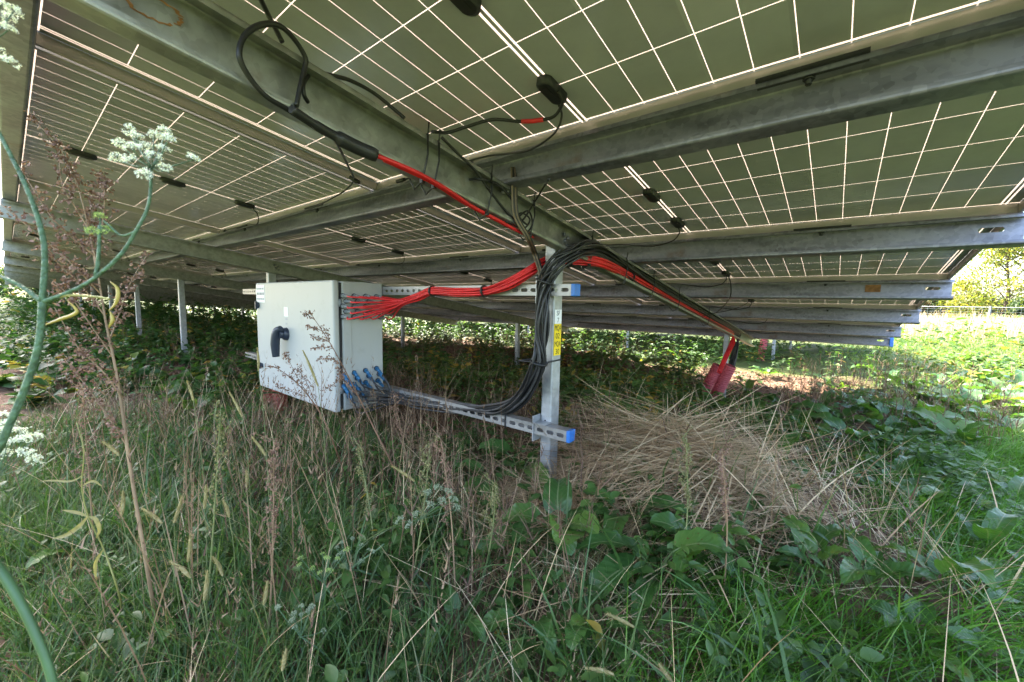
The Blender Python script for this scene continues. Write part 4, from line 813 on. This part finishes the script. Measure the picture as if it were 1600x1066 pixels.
def dock(pos, scale, n, seed, spread=(-.15, .45), az=None):
    rg = random.Random(seed); root = empty('dock_plant', pos)
    for k in range(n):
        me = LEAVES[rg.randrange(len(LEAVES))]; o = link('leaf', me, root); s = scale * rg.uniform(.72, 1.15)
        a = (k / n * 6.283 + rg.uniform(-.4, .4)) if az is None else az[k % len(az)] + rg.uniform(-.3, .3)
        o.matrix_basis = Matrix.Rotation(a, 4, 'Z') @ Matrix.Translation((.008, 0, 0)) @ Matrix.Rotation(-rg.uniform(*spread), 4, 'Y') @ Matrix.Rotation(rg.uniform(-.35, .35), 4, 'X') @ Matrix.Diagonal((s, s, s, 1))
    docks.append(root); return root
def gpt(px, py, dz=0.):
    P = at_z(px, py, 0)
    for _ in range(6): P = at_z(px, py, float(ground_h(P[0], P[1])) + dz)
    return P
sd = 100
for px, py, s, n in ((905, 905, .72, 9), (1010, 880, .60, 6), (845, 800, .62, 6), (800, 820, .5, 5), (1060, 960, .6, 6), (1220, 735, .80, 5), (1270, 900, .62, 6), (1120, 930, .5, 5), (1330, 700, .85, 7), (1290, 760, .6, 4),
                     (1405, 760, .85, 6), (1440, 800, .65, 5), (1360, 920, .62, 6), (1480, 930, .62, 5), (1545, 870, .70, 6), (1585, 950, .55, 6), (1430, 1010, .50, 6), (1225, 1030, .40, 5), (1540, 1040, .42, 6), (1320, 1050, .40, 5),
                     (1580, 800, .7, 5), (1500, 700, .95, 7), (1440, 668, 1.0, 8), (1535, 672, 1.05, 8), (1395, 655, .95, 7), (1585, 660, 1.1, 8), (1480, 640, 1.1, 8), (1350, 628, 1.0, 7), (1420, 622, 1.1, 8), (1560, 630, 1.15, 8), (1300, 612, 1.0, 6),
                     (1255, 690, .95, 6), (1180, 665, .9, 6), (1210, 640, .9, 6), (1310, 670, .95, 6), (1350, 660, .95, 6), (1385, 690, .8, 6), (960, 600, .7, 5), (1000, 580, .9, 7), (1060, 566, 1.1, 8), (940, 570, 1.0, 7), (905, 575, .9, 6), (1195, 590, .8, 6), (1240, 575, 1.0, 7), (1410, 640, 1.1, 8), (1455, 650, 1.1, 8), (1510, 650, 1.1, 8), (1550, 648, 1.1, 8), (1595, 690, 1.1, 8), (1500, 615, 1.1, 8), (1540, 612, 1.1, 8), (1590, 620, 1.2, 8), (1380, 606, 1.1, 8), (1325, 640, .9, 7), (1280, 650, .9, 7), (1165, 620, .9, 6), (1380, 672, 1., 7), (1110, 640, .7, 6), (1020, 610, .8, 6), (970, 575, 1.0, 7),
                     (300, 655, .8, 6), (345, 690, .7, 6), (255, 620, .8, 6), (385, 655, .7, 5), (120, 870, .45, 5), (210, 830, .45, 5), (640, 800, .45, 5), (690, 840, .40, 5), (720, 985, .42, 4), (860, 1050, .36, 4), (965, 1060, .33, 4), (660, 1040, .36, 4)):
    sd += 1; near = py > 720 and 780 < px < 1130
    if near: dock(gpt(px - 32, py - 62, .03), s * 1.45, n, sd, (-.35, .25), [-1.05 + q for q in (-.2, .6, -.9, 1.3, -1.6, 2.1, .2, -.5, 3.0)])
    else: dock(gpt(px, py, .02), s * (1.0 if py > 720 else 1.25 if px > 1330 else 1.15), n, sd)
dl = sorted(docks, key=lambda o: pixel_of(o.location)[0])
left = [o for o in dl if pixel_of(o.location)[0] < 780]; mid = [o for o in dl if 780 <= pixel_of(o.location)[0] < 1150]; right_ = [o for o in dl if pixel_of(o.location)[0] >= 1150]
for grp, wh in ((left, 'left of the labelled post'), (mid, 'between the labelled post and the conduits'), (right_, 'right of the straw heap')):
    for i, o in enumerate(grp): tag(o, 'broad leaved dock plant %s, %s from the left there' % (wh, ordinal(i)), 'dock plant', 'broad leaved dock plants')

# --- foxtail grasses
fox = []
SPIKE_M = leafy('foxtail_spike', [(0, (.22, .19, .07)), (.6, (.34, .28, .12)), (1, (.48, .40, .22))], .6, .3, 1.2)
STEM_M = plain('grass_stem', (.17, .19, .075), .5, 0, .4, .3, 15); DRYSTEM_M = plain('dry_stem', (.26, .17, .10), .6, 0, .3, .3, 12); BROWN_M = plain('brown_stem', (.16, .085, .05), .65, 0, .3, .3, 12)
def foxtail(tip, neck, base):
    tip, neck, base = (np.asarray(p, float) for p in (tip, neck, base)); root = empty('foxtail_grass', base)
    pts = spline([base, base * .35 + neck * .65 + np.array([.006, .004, 0]), neck], 8); b = MB(); b.tube(pts, [.0011 - .0004 * k / len(pts) for k in range(len(pts))], 5)
    o = b.build('stem', STEM_M, root); o.location = tuple(-base)
    d = tip - neck; L = np.linalg.norm(d); d /= L; a = np.cross(d, [.3, .5, .8]); a /= np.linalg.norm(a); c = np.cross(d, a)
    ax = spline([neck, neck + d * L * .5 + a * .004, tip], 6); b = MB(); b.tube(ax, [.0012 + .0026 * math.sin(math.pi * min(1, (k + .6) / len(ax)) ** .8) for k in range(len(ax))], 7); V0 = np.array(b.v); F0 = b.f
    N = 110; t = RNG.uniform(0, 1, N); q = RNG.uniform(0, 6.28, N); rad = np.outer(np.cos(q), a) + np.outer(np.sin(q), c); p0 = neck + np.outer(t * L, d) + rad * .0022; dr = rad * .8 + d * .75; dr /= np.linalg.norm(dr, axis=1, keepdims=True)
    sdv = np.cross(dr, d); sdv /= np.linalg.norm(sdv, axis=1, keepdims=True); ln = RNG.uniform(.004, .009, N)[:, None]; w = .0005
    V1 = np.stack([p0 - sdv * w, p0 + sdv * w, p0 + dr * ln], 1).reshape(-1, 3); F1 = [(len(V0) + 3 * i, len(V0) + 3 * i + 1, len(V0) + 3 * i + 2) for i in range(N)]
    me = bpy.data.meshes.new('seed_head'); me.from_pydata([tuple(p - base) for p in np.concatenate([V0, V1])], [], list(F0) + F1); at = me.attributes.new('tint', 'FLOAT', 'POINT'); at.data.foreach_set('value', RNG.uniform(.1, 1, len(V0) + len(V1)).astype(np.float32)); me.materials.append(SPIKE_M); link('seed_head', me, root)
    fox.append((root, pixel_of((tip + neck) / 2)))
for tx, ty, nx2, ny2, bx, dep in ((292, 596, 302, 626, 335, 1.25), (358, 613, 378, 651, 402, 1.20), (393, 682, 415, 712, 430, 1.15), (402, 543, 404, 580, 430, 1.30), (473, 547, 497, 604, 520, 1.25), (192, 767, 190, 806, 215, .95), (285, 775, 272, 817, 262, .95),
                             (322, 757, 319, 795, 320, 1.0), (221, 794, 253, 818, 290, .92), (349, 782, 358, 808, 370, .98), (297, 836, 294, 878, 300, .90), (265, 877, 298, 903, 330, .86), (324, 892, 319, 938, 316, .84), (385, 735, 385, 762, 392, 1.05), (418, 908, 412, 945, 416, .84),
                             (446, 1018, 441, 1048, 440, .72), (948, 959, 991, 980, 975, .86), (915, 1044, 959, 1054, 975, .76), (1030, 1038, 1050, 1066, 1056, .76), (160, 690, 186, 712, 230, 1.0), (612, 728, 648, 752, 690, 1.05), (333, 870, 348, 900, 360, .9)):
    foxtail(at_depth(tx, ty, dep), at_depth(nx2, ny2, dep * 1.0), on_ground(*[np.array([q]) for q in at_depth(bx, 1000, dep * 1.04)[:2]])[0])
for i, (o, p) in enumerate(sorted(fox, key=lambda q: q[1][0])): tag(o, 'yellow bristly foxtail spike on a thin stem, %s of them from the left' % ordinal(i), 'foxtail grass', 'foxtail grasses in the foreground')

# --- tall dry seed stalks (dock and mugwort gone to seed)
SEED_M = leafy('brown_seed', [(0, (.11, .060, .042)), (.5, (.23, .130, .092)), (1, (.38, .24, .17))], .75, .15, 1.1)
GSEED_M = leafy('green_seed', [(0, (.10, .11, .035)), (.5, (.20, .19, .075)), (1, (.36, .30, .15))], .7, .25, 1.2)
def seed_stalk(name, lab, cat, path, r0, branches, seedmat, stemmat, n=26, size=(.003, .007), spread=.008, group=None):
    P = [np.asarray(p, float) for p in path]; base = P[0]; root = empty(name, base, lab, cat, group); pts = spline(P, 8); b = MB(); b.tube(pts, [r0 * (1 - .75 * k / len(pts)) for k in range(len(pts))], 7); cl = []
    for br in branches:
        q = spline([np.asarray(p, float) for p in br], 6); b.tube(q, [r0 * .38 * (1 - .6 * k / len(q)) for k in range(len(q))], 5); L = sum(np.linalg.norm(q[i + 1] - q[i]) for i in range(len(q) - 1)); m = max(8, int(n * L / .1)); t = RNG.uniform(.12, 1, m) * (len(q) - 1); i = np.minimum(t.astype(int), len(q) - 2); qa = np.array(q); cl.append(qa[i] + (qa[i + 1] - qa[i]) * (t - i)[:, None] + Nn(0, spread, (m, 3)))
    o = b.build('stem', stemmat, root); o.location = tuple(-base); c = np.concatenate(cl); k = len(c); m = Mass()
    for _ in range(2): m.add(leaves(c - base, Nn(0, 1, (k, 3)), Nn(0, 1, (k, 3)), U(size[0], size[1], k) * 1.5, U(size[0], size[1], k), .8, .2), np.clip(Nn(.45, .25, k), 0, 1))
    m.build('seeds', seedmat, 'stuff', root); return root
D = at_depth
def fan(pairs): return [[D(*a) for a in p] for p in pairs]
base = gpt(246, 985)
seed_stalk('dry_seed_stalk', 'tall reddish brown dry seed stalk in front of the panels at the left', 'dry plant', [base, D(232, 900, .90), D(205, 740, .88), D(185, 600, .87), D(165, 500, .86), D(148, 400, .85), D(125, 300, .84)], .0042, fan([
    [(125, 300, .84), (110, 262, .83), (85, 222, .82), (45, 180, .81)], [(140, 360, .84), (118, 325, .83), (98, 290, .82), (92, 245, .82)], [(148, 400, .85), (105, 365, .82), (70, 325, .80), (30, 258, .80)], [(150, 410, .85), (160, 350, .86), (164, 300, .86), (160, 270, .86)],
    [(158, 460, .86), (120, 420, .82), (75, 380, .80), (0, 318, .78)], [(165, 495, .86), (130, 450, .84), (95, 415, .82), (60, 385, .80)], [(172, 530, .87), (190, 480, .9), (205, 440, .92), (232, 395, .94)], [(150, 420, .85), (140, 360, .86), (142, 320, .86), (150, 285, .87)], [(178, 560, .87), (150, 520, .85), (115, 470, .83), (85, 440, .82)],
    [(190, 620, .87), (160, 580, .85), (120, 540, .84), (85, 480, .83)], [(200, 700, .88), (175, 660, .86), (140, 610, .85), (100, 560, .84)]]), SEED_M, DRYSTEM_M, 46)
seed_stalk('dry_seed_stalk', 'branched dark weed standing in front of the cabinet door', 'dry plant', [gpt(650, 800), D(610, 720, 1.40), D(575, 650, 1.42), D(545, 590, 1.44), D(515, 535, 1.45), D(492, 500, 1.45)], .0035, fan([
    [(492, 500, 1.45), (480, 492, 1.45), (474, 490, 1.45)], [(492, 500, 1.45), (486, 490, 1.45), (484, 486, 1.45)], [(503, 517, 1.45), (490, 512, 1.45), (478, 508, 1.45)], [(515, 535, 1.45), (500, 528, 1.45), (486, 528, 1.45)], [(520, 545, 1.45), (503, 542, 1.45), (487, 545, 1.45)], [(515, 533, 1.45), (510, 520, 1.46), (503, 508, 1.46)],
    [(535, 572, 1.44), (515, 560, 1.44), (495, 562, 1.44)], [(540, 580, 1.44), (522, 600, 1.43), (508, 608, 1.42)], [(560, 620, 1.43), (535, 590, 1.42), (528, 575, 1.42)]]), SEED_M, BROWN_M, 45, (.003, .006), .005)
seed_stalk('dry_seed_stalk', 'thin dark weed with fine twigs, low in front of the cabinet', 'dry plant', [gpt(545, 760), D(520, 690, 1.36), D(500, 645, 1.37), D(470, 605, 1.38), D(440, 580, 1.38), D(418, 570, 1.38)], .0028, fan([
    [(470, 605, 1.38), (455, 590, 1.38), (440, 585, 1.38)], [(490, 630, 1.38), (465, 590, 1.38), (450, 560, 1.38), (448, 552, 1.38)], [(500, 645, 1.37), (480, 600, 1.38), (465, 575, 1.38)], [(440, 580, 1.38), (428, 573, 1.38), (415, 572, 1.38)], [(480, 620, 1.38), (450, 610, 1.38), (430, 600, 1.38)]]), SEED_M, BROWN_M, 40, (.0025, .005), .005)
for bx, by, tx, ty, dep, lab in ((640, 930, 672, 700, 1.0, 'tall yellowish seed stem left of the post, leaning right'), (712, 940, 690, 690, 1.05, 'straight tan stem left of the post, tallest of its clump'), (755, 905, 775, 760, 1.02, 'greenish seed stem left of the post carrying whorls of seeds'), (590, 900, 560, 700, 1.15, 'thin yellow stem below the lower strut, leaning left'), (640, 760, 615, 620, 1.5, 'pale stem crossing in front of the black cable bundle'),
                          (1065, 900, 1072, 680, 1.1, 'thin green stalk standing up through the straw heap'), (1130, 940, 1128, 700, 1.0, 'thin tan stalk standing up through the straw heap, right one'), (420, 1000, 428, 690, .82, 'tall thin double stem in the grass below the cabinet'), (320, 990, 345, 640, .85, 'tall green stem in the grass left of the cabinet'), (150, 900, 128, 600, 1.0, 'thin brown stem beside the big dry stalk, left of it')):
    pb = gpt(bx, by); pt = D(tx, ty, dep); mid_ = pb * .5 + pt * .5 + np.array([.01, .0, .01]); br = [[pb * (1 - t) + pt * t, pb * (1 - t) + pt * t + np.array([RNG.uniform(-.02, .02), RNG.uniform(-.02, .02), .015]), pb * (1 - t) + pt * t + np.array([RNG.uniform(-.035, .035), RNG.uniform(-.03, .03), .045])] for t in np.linspace(.5, .95, 7)]
    seed_stalk('seed_stalk', lab, 'weed', [pb, mid_, pt], .0026, br + [[mid_, (mid_ + pt) / 2, pt]], GSEED_M if 'green' in lab or 'yellow' in lab else SEED_M, STEM_M if 'green' in lab or 'yellow' in lab else DRYSTEM_M, 30, (.0022, .0045), .004)

# --- wild carrot close to the lens
CARROT = plain('carrot_stem', (.075, .130, .065), .55, 0, .3, .40, 160, .6); FLOWER = leafy('white_flower', [(0, (.36, .42, .28)), (.35, (.66, .68, .60)), (1, (.86, .85, .80))], .6, .3, 1.3); GFLOWER = leafy('green_umbel', [(0, (.12, .22, .06)), (.6, (.26, .38, .10)), (1, (.45, .52, .22))], .6, .3, 1.3); YLEAF = leafy('yellow_leaf', [(0, (.18, .17, .06)), (1, (.30, .25, .10))], .5, .4)
def umbel(root, base, hub, heads, rad, mat=None, r=.0005):
    for hpt in heads:
        h = np.asarray(hpt, float); b = MB(); midp = (hub + h) / 2 + np.array([0, 0, -.002]); b.tube(spline([hub, midp, h], 4), r, 5); d = h - hub; d = d / np.linalg.norm(d) * .55 + np.array([0, 0, .8]); d /= np.linalg.norm(d)
        a = np.cross(d, [.3, .9, .1]); a /= np.linalg.norm(a); c = np.cross(d, a); N = 30; q = RNG.uniform(0, 6.28, N); rr = rad * np.sqrt(RNG.uniform(0, 1, N)); tip = h + np.outer(np.cos(q) * rr, a) + np.outer(np.sin(q) * rr, c) + np.outer(rad * .75 - .5 * rr ** 2 / rad + rad * .12 * Nn(0, 1, N), d)
        for k in range(0, N, 5): b.tube([h, tip[k]], r * .35, 4, 0, False)
        o = b.build('flower_ray', CARROT, root); o.location = tuple(-base); m = Mass(); rep = np.repeat(np.arange(N), 7); dd = Nn(0, 1, (len(rep), 3)) + d * .4
        m.add(leaves(tip[rep] - base + Nn(0, rad * .10, (len(rep), 3)), dd, Nn(0, 1, (len(rep), 3)), U(rad * .15, rad * .25, len(rep)), U(rad * .12, rad * .20, len(rep)), .3, .1), np.clip(Nn(.62, .28, len(rep)), 0, 1)); m.build('flower_head', mat or FLOWER, None, o).location = tuple(0 for _ in range(3))
        o.location = tuple(-base); o.children[0].location = tuple(base)
def stem(root, base, pts, r0, r1, mat=None, name='stem'):
    q = spline(pts, 8); b = MB(); b.tube(q, [r0 + (r1 - r0) * k / (len(q) - 1) for k in range(len(q))], 8); o = b.build(name, mat or CARROT, root); o.location = tuple(-base); return o
d0 = .36
cb = on_ground(*[np.array([q]) for q in (D(-40, 900, .42)[:2])])[0]
car = empty('wild_carrot', cb, 'blue green wild carrot close to the lens with a white flower head against the panels', 'wild carrot')
node = D(66, 472, d0)
stem(car, cb, [cb, D(-40, 820, .38), D(0, 700, d0), D(38, 610, d0), D(60, 540, d0), node], .0030, .0025)
stem(car, cb, [node, D(70, 400, d0), D(62, 350, d0), D(40, 290, d0), D(18, 245, d0), D(-8, 195, d0)], .0022, .0014)
stem(car, cb, [node, D(100, 460, d0), D(140, 440, d0), D(185, 402, d0), D(212, 362, d0), D(232, 320, d0), D(237, 262, d0)], .0020, .0011)
stem(car, cb, [node, D(40, 452, d0), D(15, 438, d0), D(-20, 425, d0)], .0022, .0014)
stem(car, cb, [node, D(105, 462, d0), D(150, 464, d0), D(172, 468, d0)], .0013, .0008, plain('yellow_stem', (.25, .22, .05), .5))
stem(car, cb, [D(150, 432, d0), D(154, 400, d0), D(156, 352, d0)], .0016, .0012)
stem(car, cb, [D(212, 362, d0), D(190, 368, d0), D(170, 352, d0), D(162, 345, d0)], .0010, .0007)
hub = D(237, 262, d0)
umbel(car, cb, hub, [D(x, y, d0 + z) for x, y, z in ((202, 205, .02), (212, 216, -.01), (190, 228, .0), (208, 234, -.02), (184, 250, .01), (205, 252, -.015), (226, 232, .02), (258, 208, .02), (262, 220, -.01), (256, 236, .0), (240, 214, .03), (300, 250, .0), (258, 266, -.01), (226, 276, -.02), (238, 246, -.02))], .0058)
umbel(car, cb, D(157, 352, d0), [D(x, y, d0) for x, y in ((146, 362), (156, 340), (168, 360), (158, 366))], .0045, GFLOWER)
for pts in ([(172, 440), (184, 452), (182, 472), (170, 486)], [(106, 470), (120, 488), (92, 500), (70, 508)], [(172, 486), (176, 500), (170, 512)]):
    q = spline([D(x, y, d0 + .01) for x, y in pts], 6); w = [.0003 + .0013 * math.sin(math.pi * k / (len(q) - 1)) for k in range(len(q))]; b = MB(); b.tube(q, w, 5); o = b.build('leaf', plain('yellowed_leaf', (.36, .27, .05), .5), car); o.location = tuple(-cb)
umbel(car, cb, D(-15, 60, d0), [D(x, y, d0 + z) for x, y, z in ((0, 10, 0), (10, 30, .02), (12, 48, 0), (14, 100, 0), (-6, 80, .01), (20, 20, .01))], .0062)
cb2 = on_ground(*[np.array([q]) for q in (D(-60, 1000, .5)[:2])])[0]
c2 = empty('wild_carrot', cb2, 'lower white wild carrot flower at the left edge among dark weeds', 'wild carrot'); hub2 = D(-5, 745, .52); stem(c2, cb2, [cb2, D(-40, 880, .5), hub2], .0026, .0018)
umbel(c2, cb2, hub2, [D(x, y, .52 + z) for x, y, z in ((4, 652, .02), (14, 664, 0), (-6, 676, 0), (28, 676, .02), (12, 694, -.01), (36, 690, 0), (52, 684, .03), (38, 710, -.01), (54, 722, 0), (4, 712, 0), (-12, 700, 0))], .0085)
PALE_U = leafy('pale_umbel', [(0, (.13, .17, .10)), (.6, (.24, .29, .19)), (1, (.42, .46, .36))], .6, .3, 1.2); cb3 = gpt(640, 905); c3 = empty('wild_carrot', cb3, 'closed pale green carrot umbel leaning over the grass left of the post', 'wild carrot'); hub3 = D(600, 850, .95); stem(c3, cb3, [cb3, D(560, 890, .97), hub3], .002, .0015)
umbel(c3, cb3, D(655, 812, .95), [D(x, y, .95 + z) for x, y, z in ((668, 772, .02), (684, 765, 0), (700, 770, .01), (708, 782, 0), (690, 785, -.01), (672, 790, 0), (712, 795, .02), (650, 806, 0), (640, 822, 0), (625, 815, .01))], .0110, PALE_U)
for i, (bx, by, hx, hy, dep, lab) in enumerate(((540, 985, 505, 880, .85, 'feathery carrot leaves with small green umbels below the cabinet'), (580, 900, 545, 860, .95, 'small pale carrot umbel half hidden in the grass, below the cabinet'), (520, 1040, 470, 965, .78, 'low white carrot umbel near the bottom of the grass'))):
    p = gpt(bx, by); c = empty('wild_carrot', p, lab, 'wild carrot'); hb = D(hx, hy + 30, dep); stem(c, p, [p, (p + hb) / 2 + np.array([.01, 0, .01]), hb], .0018, .0012); umbel(c, p, hb, [D(hx + RNG.uniform(-38, 38), hy + RNG.uniform(-22, 22), dep + RNG.uniform(-.02, .02)) for k in range(12)], .0055, GFLOWER if i == 0 else PALE_U, .0006)
# --- thick blurred stalk in the corner, close to the lens
p = D(95, 1130, .30); st = empty('thick_stalk', p, 'thick green stalk close to the lens in the lower left corner', 'plant stalk')
stem(st, p, [p, D(78, 1050, .30), D(55, 990, .30), D(28, 935, .30), D(0, 890, .30), D(-40, 845, .30)], .0026, .0030, plain('thick_stem', (.055, .110, .040), .45, 0, .4, .25, 20))
stem(st, p, [D(-40, 845, .3), D(-20, 780, .30), D(-8, 700, .31)], .004, .003)
yp = gpt(190, 960); yw = empty('yellow_weed', yp, 'thin yellowing weed with curled pointed leaves, left of the big dry stalk', 'weed')
stem(yw, yp, [yp, D(186, 929, .80), D(162, 858, .78), D(138, 807, .76), D(128, 760, .75), D(131, 706, .74), D(120, 660, .74)], .0016, .0008, plain('yellow_weed_stem', (.22, .21, .06), .5))
for pts, w in (([(138, 807), (125, 822), (105, 836), (82, 842)], .0042), ([(138, 807), (150, 812), (156, 828), (150, 842)], .0034), ([(138, 807), (120, 801), (96, 797)], .0026), ([(134, 740), (112, 752), (84, 751), (60, 752)], .0018), ([(128, 760), (145, 752), (160, 760)], .0022), ([(162, 858), (150, 880), (150, 905)], .003)):
    q = np.array(spline([D(x, y, .76) for x, y in pts], 4)); k = len(q); t = np.linspace(0, 1, k); ww = w * np.sin(math.pi * np.clip(t * .92 + .06, 0, 1)) ** .8; tg = np.gradient(q, axis=0); tg /= np.linalg.norm(tg, axis=1, keepdims=True); sdw = np.cross(tg, -CAM_F + np.array([.3, .2, .5])); sdw /= np.linalg.norm(sdw, axis=1, keepdims=True); nn_ = np.cross(sdw, tg)
    V = np.concatenate([q - sdw * ww[:, None] + nn_ * ww[:, None] * .4, q, q + sdw * ww[:, None] + nn_ * ww[:, None] * .4]) - yp; F = np.array([[r * k + i, r * k + i + 1, (r + 1) * k + i + 1, (r + 1) * k + i] for r in range(2) for i in range(k - 1)])
    mesh_np('leaf', V, F, YLEAF, {'tint': RNG.uniform(0, 1, 3 * k)}, None, True, yw)

# ================================================================== beyond the panels: fence, trees, hedge
FENCE = plain('fence_wire', (.20, .23, .22), .5, .4); FPOST = plain('fence_post', (.10, .115, .11), .6, .2)
A, B = np.array([-8., 40.]), np.array([34., 29.]); nf = 9; L = np.linalg.norm(B - A)
fr = empty('mesh_fence', (A[0], A[1], 0), 'grey wire mesh fence across the far side of the meadow', 'fence')
for i in range(nf):
    q = A + (B - A) * i / (nf - 1) - A; m = MB(); m.tube([(q[0], q[1], -.3), (q[0], q[1], 1.17)], .055, 8); m.build('fence_post', FPOST, fr)
m = MB()
for z in np.arange(0, 1.12, .16): m.tube([(0, 0, z), tuple(B - A) + (z,)], .006, 4)
m.tube([(0, 0, 1.10), tuple(B - A) + (1.10,)], .02, 5)
for i in range(int(L / .30)):
    q = (B - A) * i / int(L / .30); m.box((q[0] - .005, q[1] - .005, 0), (q[0] + .005, q[1] + .005, 1.1))
m.build('wire_mesh', FENCE, fr)
BARK = plain('bark', (.075, .055, .042), .9, 0, .2, .35, 9, .6)
AUT = leafy('autumn_leaf', [(0, (.060, .095, .022)), (.45, (.120, .145, .028)), (.8, (.23, .20, .040)), (1, (.34, .24, .05))], .5, .45); HEDGE = leafy('hedge_leaf', [(0, (.022, .050, .016)), (.6, (.050, .085, .025)), (1, (.11, .12, .035))], .5, .3); REDH = leafy('brown_hedge', [(0, (.060, .040, .025)), (.5, (.12, .07, .04)), (1, (.10, .12, .04))], .6, .25)
def tree(name, lab, cat, pos, h, crown_r, mat, n, leafsz, seed, trunk=.12, low=.25, group=None, gaps=26):
    rg = np.random.default_rng(seed); root = empty(name, pos, lab, cat, group); b = MB()
    tr_ = spline([(0, 0, -.3), (.02 * h * rg.normal(), .02 * h * rg.normal(), h * .3), (.03 * h * rg.normal(), .03 * h * rg.normal(), h * .65), (0, 0, h * .95)], 6); b.tube(tr_, [trunk * (1 - .85 * k / len(tr_)) for k in range(len(tr_))], 8); ends = []
    for k in range(gaps):
        t = rg.uniform(low, .95); i = int(t * (len(tr_) - 1)); p = tr_[i]; a = rg.uniform(0, 6.283); rr = crown_r * (1 - .75 * max(0, t - .35)) * rg.uniform(.45, 1.05); e = np.array([p[0] + math.cos(a) * rr, p[1] + math.sin(a) * rr, p[2] + rr * rg.uniform(.1, .75)])
        b.tube(spline([p, (p + e) / 2 + np.array([0, 0, .06 * h * rg.uniform(-.3, 1)]), e], 4), [trunk * .3 * (1 - .8 * j / 8) for j in range(9)], 5); ends += [(e, 1.), ((p + e) / 2, .8)]
    b.build('trunk', BARK, root); w = np.array([q[1] for q in ends]); cc = np.array([q[0] for q in ends]); i = rg.integers(0, len(cc), n); c = cc[i] + rg.normal(0, 1, (n, 3)) * np.array([.21, .21, .17]) * crown_r * rg.uniform(.4, 1.2, len(cc))[i][:, None]
    m = Mass(); m.add(leaves(c, rg.normal(0, 1, (n, 3)) - np.array([0, 0, .4]), rg.normal(0, .6, (n, 3)) + np.array([0, 0, 1]), rg.uniform(.7, 1.3, n) * leafsz, rg.uniform(.7, 1.2, n) * leafsz * .65, .3, .5), np.clip(rg.normal(.5, .14, len(cc))[i] + rg.normal(0, .17, n), 0, 1)); m.build('crown', mat, None, root); return root
def far(px, dist): r = ray(px, 486); return CAM_POS[:2] + r[:2] * dist
def gp(p): return (p[0], p[1], float(ground_h(p[0], p[1])))
tree('autumn_tree', 'tall yellow leaved tree behind the fence at the right edge', 'tree', gp(far(1562, 44)), 9.0, 4.6, AUT, 6000, .24, 3, .20, .12, None, 34)
tree('autumn_tree', 'smaller thin yellowing tree beside the tall one, left of it', 'tree', gp(far(1512, 47)), 4.6, 2.3, AUT, 2600, .22, 8, .10, .1, None, 22)
for i, (px, dist, h, r, mt_, lab) in enumerate(((1452, 52, 3.2, 2.0, HEDGE, 'dark green bush behind the fence, next to the panel corner'), (1478, 54, 2.9, 1.9, REDH, 'reddish brown bush behind the fence'), (1530, 55, 2.6, 2.2, HEDGE, 'green bush behind the fence under the yellow trees'), (1590, 53, 2.8, 2.4, HEDGE, 'green bush at the right edge under the tall yellow tree'), (1420, 50, 2.8, 2.0, REDH, 'brown bush behind the fence, mostly hidden by the panels'))):
    tree('bush', lab, 'bush', gp(far(px, dist)), h, r, mt_, 4200, .26, 20 + i, .07, .05, 'bushes behind the fence', 26)
for i in range(12):
    px = -30 + i * 118; ds = 60 + 9 * (i % 3); tree('hedge_tree', 'dark green tree in the far hedge, %s from the left' % ordinal(i), 'tree', gp(far(px, ds)), 4.4 + .5 * (i % 2), 3.6, HEDGE, 3000, .5, 40 + i, .14, .05, 'trees of the far hedge', 22)
